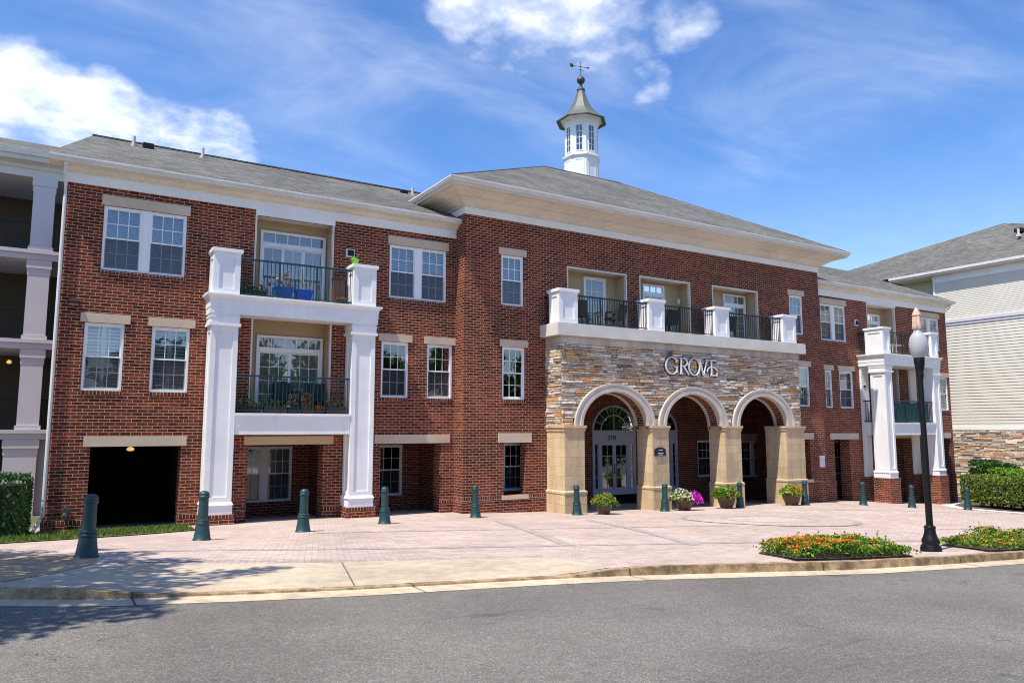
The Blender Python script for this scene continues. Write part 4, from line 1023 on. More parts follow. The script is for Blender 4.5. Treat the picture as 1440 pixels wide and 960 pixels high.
k = MB().lathe([(.05, 0), (.05, .14), (.06, .14), (.06, .19)], (0, 0, 0), 10).build('inlet_cap', M_iron, o)
for v in k.data.vertices: x, y, z = v.co; v.co = (.50+x, YA-.06-z*.8, -2.03+y-z*.4)
for x, y, z in ((24.0, YB+.3, 4.9), (24.9, YB-.06, 5.0)): MB().lathe([(.03, -.1), (.06, -.05), (.06, .08), (.02, .12)], (20.6 if x < 24.5 else 35.4, y if x < 24.5 else YC+.4, z), 8).build('porch_lamp', M_pale, B)

# ------------------------------------------------------------------ the wing behind on the left
NB = thing('balcony_wing', 'grey white apartment wing with stacked open balconies and square columns at the left edge', 'building', (-5, 30, -2.4))
def N(m, name, mat): return m.build(name, mat, NB)
NY = 30.0
N(MB().box(-16, 6, NY+3.2, NY+3.4, -3, 9.2), 'wing_wall', M_siding_shaded)
sl = MB()
for z in (-.02, 3.0, 6.06): sl.box(-16, 6, NY-.02, NY+3.2, z-.32, z-.12); sl.box(-16, 6, NY-.10, NY+3.2, z-.12, z)
N(sl, 'balcony_slab', M_lilac)
N(MB().box(-16, 6, NY, NY+3.2, 8.62, 9.0), 'balcony_soffit', M_lilac)
N(sweep(MB(), [(-16, NY-.012), (6, NY-.012)], [(0, 8.60), (0, 8.85), (.06, 8.88), (.06, 9.0), (.30, 9.06), (.38, 9.06), (.40, 9.20), (.48, 9.22), (.50, 9.38), (.3, 9.38)]), 'gutter', M_gutter)
m = MB(); m.quad((-16, NY-.5, 9.37), (6, NY-.5, 9.37), (6, NY+5, 11.45), (-16, NY+5, 11.45)); m.quad((-16, NY+5, 11.45), (6, NY+5, 11.45), (6, NY+11, 9.3), (-16, NY+11, 9.3)); N(m, 'roof', M_shingle)
for x in (-.88, -5.3, -9.7):
    for z0, z1 in ((6.06, 8.62), (3.0, 5.74), (-.02, 2.68), (-3, -.34)):
        w = .0 if z0 > -1 else .3
        m = MB().box(x+.02-w, x+.66, NY+.0, NY+.62, z0+.14, z1).box(x-.03-w, x+.71, NY-.04, NY+.66, z0, z0+.14).box(x-.03-w, x+.71, NY-.04, NY+.66, z1-.30, z1-.02).box(x-.0-w, x+.68, NY-.01, NY+.64, z1-.52, z1-.30)
        N(m, 'column', M_lilac)
N(MB().box(-.3, 6, NY+.2, NY+.3, -3, -.34), 'base_panel', M_lilac)
for z in (-.02, 3.0, 6.06):
    for xa, xb in ((-5.2+.6, -.9), (-.22, 3)): railing(NB, (xa, NY+.25), (xb, NY+.25), z, z+1.02, mat=M_blackm, gap=.11)
MB().lathe([(.03, .05), (.06, .02), (.08, -.05), (.03, -.08)], (-1.25, NY+1.6, 2.35), 12).build('ceiling_lamp', M_glow, NB)

# ------------------------------------------------------------------ cream clapboard building at the right
FB = thing('clapboard_building', 'cream clapboard building with a stone veneer base and grey shingle roof behind the right wing', 'building', (50, 22, -3.8))
def Fp(m, name, mat):
    m.v = [(x*1.07, y*1.07, z*1.07) for x, y, z in m.v]; return m.build(name, mat, FB)
FX = 43.0; y0, y1 = 9.0, 23.55
m = MB(); lap(m, (FX, y1), (FX, y0), .14, 5.78, .165, (-1, 0), .02); Fp(m, 'lower_siding', M_siding_cream)
m = MB(); lap(m, (FX, y1), (FX, y0), 6.10, 8.75, .10, (-1, 0), .012); Fp(m, 'upper_siding', M_siding_cream)
Fp(MB().box(FX-.05, FX+.05, y0, y1+.04, 5.78, 5.93).box(FX-.09, FX+.05, y0, y1+.06, 5.93, 6.10), 'band_trim', M_lilac)
Fp(MB().box(FX-.06, FX+.05, y0, y1, -.05, .14).box(FX-.05, FX+.04, y1, y1+.10, .14, 8.75), 'corner_trim', M_white)
Fp(MB().box(FX-.04, FX+.05, y0, y1, 8.30, 8.75), 'frieze_board', M_white)
Fp(MB().box(FX+.02, FX+.3, y0, y1, -4.4, 8.8), 'inner_wall', M_mortar)
m = MB(); lap(m, (FX+1.2, 36), (FX+1.2, y1), -3, 8.75, .165, (-1, 0), .02); m.quad((FX, y1, -3), (FX+1.2, y1, -3), (FX+1.2, y1, 8.75), (FX, y1, 8.75)); Fp(m, 'recessed_siding', M_siding_cream)
Fp(ledge(y0, y1, -4.2, -.06, lambda u, z, t: (FX-t, u, z), hs=(.06, .15), ls=(.15, .6)), 'stone_veneer', M_ledge)
m = MB(); m.box(FX-.40, FX+1.4, y0-.4, 26.0, 8.74, 8.80); Fp(m, 'soffit', M_trim)
Fp(MB().box(FX-.44, FX-.38, y0-.4, 26.0, 8.70, 8.90).box(FX-.52, FX-.441, y0-.4, 26.0, 8.80, 8.94), 'gutter', M_gutter)
m = MB(); E = (FX-.5, 26.1, 8.93)
m.quad((FX-.5, 12.5, 8.93), (50.1, 22.9, 12.74), (50.1, 33.6, 11.70), (FX-.5, 40, 8.93)); m.quad((FX-.5, 12.5, 8.93), (58, 12.5, 8.93), (50.1, 22.9, 12.74)); m.quad((50.1, 22.9, 12.74), (58, 12.5, 8.93), (58, 40, 8.93), (50.1, 33.6, 11.7))
Fp(m, 'roof', M_shingle)
for x, y, k in ((46.6, 20.6, 0), (45.6, 19.4, 1)):
    z = 8.93+(x-42.5)*.5; m = MB().tube([(x, y, z-.1), (x, y, z+.38)]+([(x-.08, y, z+.44), (x-.16, y, z+.40)] if k else []), .07, 8); m.tube([(x, y, z-.1), (x, y, z+.05)], .14, 8); Fp(m, 'roof_vent', M_pale)
for x, y in ((47.4, 20.9), (46.2, 19.2)):
    z = 8.93+(x-42.5)*.5; Fp(MB().box(x-.2, x+.2, y-.2, y+.2, z-.05, z+.16), 'attic_vent', M_blackm)

# ------------------------------------------------------------------ lettering and signs
def ribbon(m, pts, ws, y, d):
    """flat raised stroke in the xz plane with varying width"""
    P_ = [Vector(p) for p in pts]; L = []; Rr_ = []
    for i, p in enumerate(P_):
        t = (P_[min(i+1, len(P_)-1)]-P_[max(i-1, 0)]).normalized(); n = Vector((-t.y, t.x)); w = ws[i] if isinstance(ws, (list, tuple)) else ws
        L.append(p+n*w/2); Rr_.append(p-n*w/2)
    i0 = len(m.v)
    for a, b in zip(L, Rr_): m.v += [(a.x, y, a.y), (b.x, y, b.y), (a.x, y+d, a.y), (b.x, y+d, b.y)]
    for i in range(len(P_)-1):
        k = i0+4*i; m.f += [(k, k+4, k+5, k+1), (k+2, k+3, k+7, k+6), (k, k+2, k+6, k+4), (k+1, k+5, k+7, k+3)]
    m.f += [(i0, i0+1, i0+3, i0+2), (i0+4*len(P_)-4, i0+4*len(P_)-2, i0+4*len(P_)-1, i0+4*len(P_)-3)]
def arcp(cx, cz, rx, rz, a0, a1, n=24): return [(cx+rx*math.cos(R(a0+(a1-a0)*i/n)), cz+rz*math.sin(R(a0+(a1-a0)*i/n))) for i in range(n+1)]
def arcw(a0, a1, thin, thick, n=24): return [thin+(thick-thin)*abs(math.cos(R(a0+(a1-a0)*i/n)))**1.5 for i in range(n+1)]
GX, GZ, GS = 18.66, 1.965, .585
SG = thing('entrance_sign', 'silver raised GROVE lettering on the stone wall above the arches', 'sign', (20, 19.9, 2.2), None)
def letter(name, strokes, x, sc=GS, mat=M_signmetal, y=19.885, d=.05):
    m = MB()
    for k, (pts, w) in enumerate(strokes): ribbon(m, [(x+p[0]*sc, GZ+p[1]*sc) for p in pts], [v*sc for v in w] if isinstance(w, (list, tuple)) else w*sc, y+.0012*k, d)
    o = m.build(name, mat, SG)
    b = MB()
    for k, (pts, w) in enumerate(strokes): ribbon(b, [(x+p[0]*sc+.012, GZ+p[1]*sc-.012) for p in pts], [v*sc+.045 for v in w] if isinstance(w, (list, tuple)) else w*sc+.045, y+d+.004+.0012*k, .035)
    b.build('letter_shadow', M_signdark, o)  # wider charcoal layer set right and down, shaped as the letter's drop shadow
    return o
th, tk = .050, .085
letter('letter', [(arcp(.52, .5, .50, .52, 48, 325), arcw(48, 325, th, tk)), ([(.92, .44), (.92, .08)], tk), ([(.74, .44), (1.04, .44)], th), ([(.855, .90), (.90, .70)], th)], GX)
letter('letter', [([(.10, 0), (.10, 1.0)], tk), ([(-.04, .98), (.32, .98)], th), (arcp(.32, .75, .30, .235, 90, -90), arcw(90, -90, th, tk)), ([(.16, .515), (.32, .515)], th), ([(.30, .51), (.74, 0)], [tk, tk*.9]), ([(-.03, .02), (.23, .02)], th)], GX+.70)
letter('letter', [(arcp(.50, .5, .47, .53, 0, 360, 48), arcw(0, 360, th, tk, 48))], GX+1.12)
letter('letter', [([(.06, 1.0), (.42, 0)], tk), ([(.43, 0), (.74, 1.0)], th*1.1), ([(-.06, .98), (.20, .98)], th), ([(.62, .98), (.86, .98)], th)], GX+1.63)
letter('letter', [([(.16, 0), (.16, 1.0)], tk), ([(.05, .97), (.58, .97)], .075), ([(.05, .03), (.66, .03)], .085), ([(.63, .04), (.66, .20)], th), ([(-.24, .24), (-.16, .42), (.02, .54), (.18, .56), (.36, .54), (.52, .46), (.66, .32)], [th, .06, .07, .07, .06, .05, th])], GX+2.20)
def small(word, x, z, h, mat, y=19.93):
    Tm = {'T': [([(0, 1), (.6, 1)], .13), ([(.3, 0), (.3, .93)], .16)], 'H': [([(.08, 0), (.08, 1)], .15), ([(.58, 0), (.58, 1)], .15), ([(.15, .5), (.51, .5)], .12)], 'E': [([(.08, 0), (.08, 1)], .15), ([(.15, .95), (.5, .95)], .12), ([(.15, .5), (.45, .5)], .12), ([(.15, .06), (.5, .06)], .12)],
          '2': [([(.04, .74), (.10, .92), (.28, 1.0), (.46, .92), (.50, .72), (.40, .5), (.05, .07)], .14), ([(.0, .065), (.54, .065)], .13)], '3': [([(.05, .84), (.2, .98), (.4, .95), (.48, .76), (.38, .58), (.22, .53)], .14), ([(.22, .53), (.42, .46), (.50, .25), (.40, .05), (.2, .0), (.03, .14)], .14)], '1': [([(.3, 0), (.3, 1)], .15), ([(.1, .8), (.27, .97)], .11)]}
    m = MB(); k = 0
    for ch in word:
        for pts, w in Tm[ch]: ribbon(m, [(x+p[0]*h, z+p[1]*h) for p in pts], w*h, y+.0006*k, .015); k += 1
        x += h*(.52 if ch == '1' else .72)
    return m
small('THE', 18.72, 2.585, .17, M_signdark).build('small_lettering', M_signdark, SG)
small('2311', 19.72, -.45, .18, M_ink, YD-.066).build('house_number', M_ink, B)
# dark plaque on the second pier
PQ = thing('address_plaque', 'small dark navy plaque with an arched top on the second cast stone pier', 'plaque', (18.25, 19.84, -.8))
m = MB(); n = 12
top = [(18.0+.5*i/n, -.70+.075*math.sin(math.pi*i/n)) for i in range(n+1)]
i0 = len(m.v)
for (x, z) in top: m.v += [(x, 19.82, z), (x, 19.82, -.93), (x, 19.86, z), (x, 19.86, -.93)]
for i in range(n): k = i0+4*i; m.f += [(k, k+1, k+5, k+4), (k, k+4, k+6, k+2), (k+1, k+3, k+7, k+5)]
m.f += [(i0, i0+2, i0+3, i0+1), (i0+4*n, i0+4*n+1, i0+4*n+3, i0+4*n+2)]
m.build('plate', M_navy, PQ)
m = MB()
for z, xa, xb in ((-.725, 18.17, 18.35), (-.83, 18.13, 18.38), (-.885, 18.15, 18.36)): m.box(xa, xb, 19.814, 19.821, z-.012, z+.012)
m.build('raised_line', M_lilac, PQ)
WS = thing('notice_sign', 'small white rectangular notice on the brick wall right of the fourth pier', 'sign', (28.44, YB-.02, -1.4))
MB().box(28.27, 28.61, YB-.03, YB-.006, -1.62, -1.13).build('board', M_paper, WS)
m = MB()
for x, z in ((28.35, -1.22), (28.50, -1.30), (28.48, -1.36), (28.36, -1.34)): m.box(x-.03, x+.03, YB-.036, YB-.029, z-.02, z+.02)
m.build('mark', M_lilac, WS)

# ------------------------------------------------------------------ bollards
BOL = [(0.62,13.05),(2.65,15.59),(4.92,16.74),(7.42,18.21),(10.75,19.5),(14.26,19.32),(17.89,19.28),(21.4,19.16),(24.85,19.05),(28.55,19.1),(30.3,18.1),(32.6,17.1)]
BL = ['large dark green bollard nearest the camera, in front of the black ground floor opening', 'dark green bollard just left of the first white column with the grey balcony above', 'dark green bollard standing before the double window under the left balcony',
      'dark green bollard right of the second white column, before the recessed brick opening', 'dark green bollard at the brick corner where the central block begins', 'dark green bollard in front of the first tan stone pier of the entrance',
      'dark green bollard in front of the plaque pier, left of the magenta flowers', 'dark green bollard in front of the third tan stone pier', 'dark green bollard touching the flower pot at the fourth tan stone pier',
      'dark green bollard before the brick wall left of the right balcony columns', 'dark green bollard between the right columns, just left of the black lamp post', 'dark green bollard furthest right, beside the clipped hedge']
def make_bollard():
    t = thing('bollard', BL[0], 'bollard', (0,0,0), 'green bollards along the forecourt')
    MB().lathe([(.168, -.05), (.168, .02), (.155, .035), (.135, .16), (.118, .30)], n=24).build('base', M_green, t, True)
    MB().lathe([(.118, .298), (.128, .31), (.128, .335), (.112, .35), (.122, .362), (.122, .385), (.098, .40)], n=24).build('base_ring', M_green, t, True)
    MB().lathe([(.095, .395), (.086, .79)], n=24).build('shaft', M_green, t, True)
    MB().lathe([(.088, .785), (.103, .795), (.103, .825), (.094, .835), (.098, .85), (.090, .885), (.065, .912), (.03, .924), (.002, .927)], n=24).build('cap', M_green, t, True)
    return t
b0 = make_bollard()
for i, (x, y) in enumerate(BOL):
    o = b0 if i == 0 else copy_tree(b0)
    o.location = (x, y, S(x, y)); o.rotation_euler = (R(random.uniform(-.8, .8)), R(random.uniform(-.8, .8)), 0); o['label'] = BL[i]
b0.rotation_euler = (0, R(1.2), 0)

# ------------------------------------------------------------------ street lamp
LX, LY = 13.58, 7.81; LZ = S(LX, LY)
SL = thing('street_lamp', 'tall black street lamp with a frosted globe and peach cover by the flower beds', 'street lamp', (LX, LY, LZ))
MB().lathe([(.175, -.03), (.175, .06), (.165, .075), (.165, .10), (.135, .12), (.15, .16), (.145, .20), (.115, .26), (.095, .33), (.09, .40), (.098, .41), (.098, .43), (.075, .45)], n=20).build('lamp_base', M_blackm, SL, True, True)
MB().lathe([(.058, .44), (.054, 1.5), (.044, 3.05), (.052, 3.06), (.052, 3.10)], n=20).build('post', M_blackm, SL, True, True)
MB().lathe([(.048, 3.08), (.064, 3.13), (.064, 3.17), (.056, 3.19), (.078, 3.28), (.090, 3.38), (.093, 3.46), (.086, 3.47)], n=20).build('fitter', M_blackm, SL, True, True)
MB().lathe([(.085, 3.45), (.12, 3.51), (.146, 3.58), (.158, 3.67), (.156, 3.75), (.14, 3.83), (.108, 3.89), (.075, 3.93), (.058, 3.97), (.05, 4.0)], n=28).build('globe', M_globe, SL, True, True)
m = MB(); n = 24; prof = [(.055, 3.97), (.080, 4.0), (.075, 4.08), (.066, 4.22), (.060, 4.245), (.076, 4.247), (.064, 4.29), (.038, 4.35), (.016, 4.385), (.004, 4.40)]
i0 = len(m.v)
for r, z in prof:
    for k in range(n): rr = r*(1+.10*(1 if k % 4 < 2 else -1)*(z < 4.25)); a = 2*math.pi*k/n; m.v.append((rr*math.cos(a), rr*math.sin(a), z))
for j in range(len(prof)-1):
    for k in range(n): m.f.append((i0+j*n+k, i0+j*n+(k+1) % n, i0+(j+1)*n+(k+1) % n, i0+(j+1)*n+k))
m.build('finial', M_lampcap, SL, True, True)

# ------------------------------------------------------------------ foliage helpers
def leafq(m, p, s, up=.3, fold=True):
    d = Vector((random.gauss(0,1), random.gauss(0,1), random.gauss(0,1)+up)).normalized(); e = d.orthogonal().normalized()
    e = Matrix.Rotation(random.uniform(0, 6.28), 3, d) @ e; f = d.cross(e); a, b = s*random.uniform(.8, 1.3), s*random.uniform(.45, .7)
    p = Vector(p); m.quad(p-e*a*.5, p+f*b*.5+d*b*.15, p+e*a*.5, p-f*b*.5+d*b*.15)
def leaves(name, pts, s, mat, parent=None, up=.3, local=False):
    m = MB(); m.keep = True
    for p in pts: leafq(m, p, s, up)
    return m.build(name, mat, parent, False, local)

# ------------------------------------------------------------------ flower pots by the piers
def pot(label, x, y, s, groups, dark=0):
    z = S(x, y); t = thing('flower_pot', label, 'flower pot', (x, y, z), 'flower pots in front of the entrance piers')
    MB().lathe([(.20*s, -.02), (.22*s, .02), (.30*s, .22*s), (.335*s, .36*s), (.345*s, .40*s), (.325*s, .41*s), (.31*s, .37*s)], n=24).build('pot', M_pot, t, True, True)
    MB().lathe([(.31*s, .33*s), (.31*s, .36*s)], n=18).build('soil', M_soil, t, False, True)
    for (nm, mt, n, cx, cy, cz, rx, rz, sz) in groups:
        pts = []
        for _ in range(n):
            a = random.uniform(0, 6.28); r = math.sqrt(random.random())*rx; h = random.random()**.7*rz*(1-.6*(r/rx)**2)
            pts.append((cx+r*math.cos(a), cy+r*math.sin(a)*.9, .44*s+cz+h-.07*(r/rx)**2))
        leaves(nm, pts, sz, mt, t, .5, True)
    return t
pot('brown pot of trailing lime green foliage at the first pier, before the entrance doors', 15.22, 19.2, .80, [('foliage', M_leaf_lime, 420, .02, 0, 0, .44, .34, .10), ('foliage', M_leaf, 160, .12, 0, -.05, .46, .24, .10), ('flower', M_fl_yellow, 60, -.05, -.1, .05, .34, .34, .06)])
pot('brown pot overflowing with white petunias and a magenta bunch between the second and third piers', 18.75, 19.25, .90, [('foliage', M_leaf_lime, 330, -.16, 0, 0, .42, .34, .10), ('flower', M_fl_white, 260, -.18, -.08, .04, .42, .34, .075), ('flower', M_fl_pink, 420, .36, -.08, -.12, .34, .40, .085), ('foliage', M_leaf, 90, .3, 0, -.1, .3, .2, .09)])
pot('brown pot with green leaves and a red flower cluster in front of the third pier', 20.85, 19.3, .92, [('foliage', M_leaf_lime, 420, 0, 0, 0, .52, .46, .13), ('foliage', M_leaf_bright, 200, -.15, 0, 0, .42, .42, .12), ('flower', M_fl_red, 130, .14, -.22, .06, .17, .22, .07)])
pot('wide brown pot with low green and orange flowers at the fourth pier, beside a bollard', 24.32, 19.25, 1.0, [('foliage', M_leaf_bright, 380, 0, 0, 0, .48, .36, .11), ('flower', M_fl_red, 120, .12, -.12, .08, .34, .28, .07), ('flower', M_fl_yellow, 80, -.1, -.12, .08, .34, .28, .06)])

# ------------------------------------------------------------------ flower beds by the kerb
def inside(p, poly):
    x, y = p; c = False
    for (a, b), (d, e) in zip(poly, poly[1:]+poly[:1]):
        if (b > y) != (e > y) and x < (d-a)*(y-b)/(e-b)+a: c = not c
    return c
def bed(label, poly, h, nl, mix):
    cx_ = sum(p[0] for p in poly)/len(poly); cy_ = sum(p[1] for p in poly)/len(poly)
    t = thing('flower_bed', label, 'flower bed', (cx_, cy_, S(cx_, cy_)), 'flower beds along the kerb')
    xs = [p[0] for p in poly]; ys = [p[1] for p in poly]
    def sample():
        while True:
            p = (random.uniform(min(xs), max(xs)), random.uniform(min(ys), max(ys)))
            if inside(p, poly): return p
    mounds = [(sample(), random.uniform(.25, .5), random.uniform(.6, 1.15)) for _ in range(26)]
    def top(p): return h*max([.35]+[k*(1-((p[0]-c[0])**2+(p[1]-c[1])**2)/r**2)**.5 for c, r, k in mounds if (p[0]-c[0])**2+(p[1]-c[1])**2 < r*r])
    o = drape('bed_soil', poly, S, .03, M_mulch, .4); del o['kind']; o.parent = t; o.location = -ORIGIN[t.name]
    e = MB()
    for a, b in zip(poly, poly[1:]+poly[:1]):
        d = Vector((b[0]-a[0], b[1]-a[1])).normalized()*.012; n = Vector((-d.y, d.x))
        e.quad((a[0]+n.x, a[1]+n.y, S(*a)-.02), (b[0]+n.x, b[1]+n.y, S(*b)-.02), (b[0]+n.x, b[1]+n.y, S(*b)+.022), (a[0]+n.x, a[1]+n.y, S(*a)+.022))
        e.quad((a[0]-n.x, a[1]-n.y, S(*a)-.02), (b[0]-n.x, b[1]-n.y, S(*b)-.02), (b[0]-n.x, b[1]-n.y, S(*b)+.022), (a[0]-n.x, a[1]-n.y, S(*a)+.022))
        e.quad((a[0]+n.x, a[1]+n.y, S(*a)+.022), (b[0]+n.x, b[1]+n.y, S(*b)+.022), (b[0]-n.x, b[1]-n.y, S(*b)+.022), (a[0]-n.x, a[1]-n.y, S(*a)+.022))
    e.build('edging', M_blackm, t)
    for nm, mt, k in (('foliage', M_leaf_bright, .55), ('foliage', M_leaf, .45)):
        pts = []
        for _ in range(int(nl*k)):
            p = sample(); z = top(p); pts.append((p[0]+random.gauss(0, .06), p[1]+random.gauss(0, .06), S(*p)+.03+z*random.random()**.45))
        leaves(nm, pts, .062, mt, t, .7)
    for mt, n, f in mix:
        m = MB(); m.keep = True
        for _ in range(n):
            p = sample()
            if random.random() > f(p): continue
            z = S(*p)+.03+top(p)*random.uniform(.85, 1.12)
            for _ in range(9): leafq(m, (p[0]+random.gauss(0, .018), p[1]+random.gauss(0, .018), z+random.gauss(0, .008)), .026, 1.6)
        m.build('flower', mt, t)
    # a few shoots standing above the rest
    m = MB(); m.keep = True
    for _ in range(26):
        p = sample(); z = S(*p)+top(p)*.8; q = (p[0]+random.gauss(0, .04), p[1]+random.gauss(0, .04), z+random.uniform(.1, .2)); m.tube([(*p, z-.05), q], .004, 4)
        for k in range(4): leafq(m, q, .045, .5)
    m.build('foliage', M_leaf_bright, t)
x1b, y1b = 10.62, 9.1
poly1 = [(10.60, 9.10), (9.85, 7.75), (10.8, 7.50), (12.12, 7.28), (13.05, 8.55), (12.2, 9.0)]
w1 = lambda p: max(.05, min(1, (12.0-p[0]-.2*(p[1]-8))/1.6))
bed('bed of orange, red and yellow lantana left of the lamp post', poly1, .25, 7500, [(M_fl_orange, 1000, w1), (M_fl_yellow, 330, lambda p: .8)])
poly2 = [(15.2, 8.52), (14.35, 7.22), (15.2, 7.13), (19.5, 7.1), (21, 8.2), (19.6, 9.3), (16.8, 9.1)]
bed('bed of yellow and orange lantana right of the lamp post, cut by the photo edge', poly2, .25, 10500, [(M_fl_orange, 460, lambda p: .8), (M_fl_yellow, 420, lambda p: .8)])

# ------------------------------------------------------------------ hedges and shrubs
def hedge(name, label, p0, p1, w, z0f, h, n, s, mat, core=M_dark, cat='hedge', lift=.0):
    a, b = Vector(p0), Vector(p1); L = (b-a).length; d = (b-a)/L; nn_ = Vector((-d.y, d.x)); c = (a+b)/2
    t = thing(name, label, cat, (c.x, c.y, z0f(c.x, c.y)))
    pts = []
    for _ in range(n):
        u, v, k = random.uniform(0, L), random.uniform(-w/2, w/2), random.random()
        r = random.random()
        if r < .38: q = h*random.uniform(.96, 1.04)+random.gauss(0, .03)
        elif r < .85: v = random.choice((-1, 1))*w/2*random.uniform(.92, 1.06); q = lift+(h-lift)*k
        else: u = random.choice((-.0, L))+random.uniform(-.06, .06); q = lift+(h-lift)*k
        bul = 1+.10*math.sin(u*2.3+v*3)*.6
        p = a+d*u+nn_*v*bul; pts.append((p.x, p.y, z0f(p.x, p.y)+q*(1+.05*math.sin(u*1.7+1))))
    leaves('foliage', pts, s, mat, t, .4)
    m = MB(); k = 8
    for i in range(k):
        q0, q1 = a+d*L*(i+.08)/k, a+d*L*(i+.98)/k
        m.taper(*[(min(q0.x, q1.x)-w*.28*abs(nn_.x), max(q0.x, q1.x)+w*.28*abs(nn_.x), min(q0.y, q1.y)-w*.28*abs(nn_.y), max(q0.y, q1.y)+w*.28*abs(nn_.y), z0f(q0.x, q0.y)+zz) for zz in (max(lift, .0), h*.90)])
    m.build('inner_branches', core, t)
    if lift > .05:
        for i in range(9):
            p = a+d*L*(i+.5)/9; z = z0f(p.x, p.y)
            for _ in range(3): MB().tube([(p.x+random.gauss(0, .05), p.y+random.gauss(0, .05), z-.05), (p.x+random.gauss(0, .2), p.y+random.gauss(0, .2), z+lift+.25)], [.035, .018], 5).build('stem', M_bark, t)
    return t
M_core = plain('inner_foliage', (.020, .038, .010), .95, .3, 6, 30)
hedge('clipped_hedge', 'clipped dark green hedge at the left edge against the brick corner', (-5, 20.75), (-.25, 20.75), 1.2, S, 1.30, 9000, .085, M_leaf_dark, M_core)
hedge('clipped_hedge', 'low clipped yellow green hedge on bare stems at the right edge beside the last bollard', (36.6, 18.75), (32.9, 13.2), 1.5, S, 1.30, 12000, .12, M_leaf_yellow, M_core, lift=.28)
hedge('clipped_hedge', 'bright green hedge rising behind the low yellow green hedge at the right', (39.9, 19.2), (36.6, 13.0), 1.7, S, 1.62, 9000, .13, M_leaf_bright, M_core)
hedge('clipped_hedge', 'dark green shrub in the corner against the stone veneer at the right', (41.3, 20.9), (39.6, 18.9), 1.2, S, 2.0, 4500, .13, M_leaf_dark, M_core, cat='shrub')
drape('planting_bed', [(33.4, 18.2), (35.5, 19.9), (42.9, 22.5), (42.9, 12.0), (30.5, 12.0)], S, .012, M_palest, .8)
drape('mulch', [(34.4, 18.3), (36.2, 19.6), (42.6, 22.2), (42.6, 12.2), (31.9, 12.2)], S, .03, M_mulch, .8)

# ------------------------------------------------------------------ the tree whose shade falls on the pavement
def tree(label, x, y, z0, h, clumps, nleaf, s, mat, trunk=.16):
    t = thing('street_tree', label, 'tree', (x, y, z0))
    m = MB(); m.tube([(x, y, z0-.1), (x+.05, y, z0+h*.3), (x+.0, y+.1, z0+h*.55), (x+.1, y, z0+h*.85)], [trunk, trunk*.8, trunk*.55, .03], 10)
    for c, r in clumps:
        b = Vector((x, y, z0+h*random.uniform(.28, .55))); m.tube([b, b.lerp(Vector(c), .6)+Vector((0, 0, .2)), Vector(c)], [trunk*.4, trunk*.22, .015], 6)
    m.build('trunk', M_bark, t)
    pts = []; tot = sum(r**2 for c, r in clumps)
    for c, r in clumps:
        for _ in range(int(nleaf*r*r/tot)):
            d = Vector((random.gauss(0,1), random.gauss(0,1), random.gauss(0,.85))).normalized()*r*random.random()**.42
            pts.append(tuple(Vector(c)+d))
    leaves('crown', pts, s, mat, t, .3); return t
# crown built where its shadow comes from: ground point + height along the sun's ray
def above(gx, gy, h):
    k = h/sun_dir.z; return (gx+sun_dir.x*k, gy+sun_dir.y*k, S(gx, gy)+h)
cl = []
for gx, gy, h, r in ((-2.0, 11.5, 6.5, 1.6), (-.9, 10.3, 7.0, 1.5), (-1.2, 13.2, 7.0, 1.3), (.2, 9.3, 7.5, .95), (.1, 11.2, 8.0, 1.15), (.35, 13.0, 8.0, .85), (1.3, 10.1, 8.6, .60), (1.45, 11.9, 8.8, .55), (2.25, 10.5, 9.2, .42), (2.75, 10.75, 9.6, .26), (-.3, 8.5, 7.0, .7), (1.0, 9.35, 8.4, .42), (-2.4, 9.0, 6.2, 1.5), (-3.5, 12.5, 6.0, 1.8), (-.4, 14.4, 7.4, .7), (.9, 14.3, 8.6, .3), (-3.2, 14.5, 6.5, 1.4), (-.6, 12.2, 7.2, 1.1), (.6, 12.2, 8.0, .8), (.0, 10.2, 7.6, 1.0), (-1.2, 15.2, 7.0, .9), (1.0, 10.9, 8.2, .7), (.8, 8.7, 8.0, .45), (1.2, 13.2, 8.6, .42), (-.9, 8.9, 7.0, .9)):
    cl.append((above(gx, gy, h), r))
tree('leafy street tree standing on the pavement just beyond the left edge of the view', -6.0, 9.2, S(-6, 12.5), 9.5, cl, 13000, .205, M_leaf)

# ------------------------------------------------------------------ the woods across the road, which the lower windows mirror
m = MB(); m.keep = True
for i in range(38):
    tx, ty = -25+i*4.4+random.uniform(-2, 2), -24+random.uniform(-5, 3); hh = random.uniform(9.5, 13.5); zb = g(tx, ty)
    m.tube([(tx, ty, zb-.3), (tx+.2, ty, zb+hh*.7)], [.22, .06], 6)
    for _ in range(13):
        c = Vector((tx+random.uniform(-2.4, 2.4), ty+random.uniform(-2, 2), zb+hh*random.uniform(.08, .85))); r = random.uniform(1.2, 2.1)
        for _ in range(125):
            d = Vector((random.gauss(0,1), random.gauss(0,1), random.gauss(0,1))).normalized()*r*random.random()**.4; leafq(m, c+d, .75)
o = m.build('far_woods', M_leaf); o['kind'] = 'stuff'

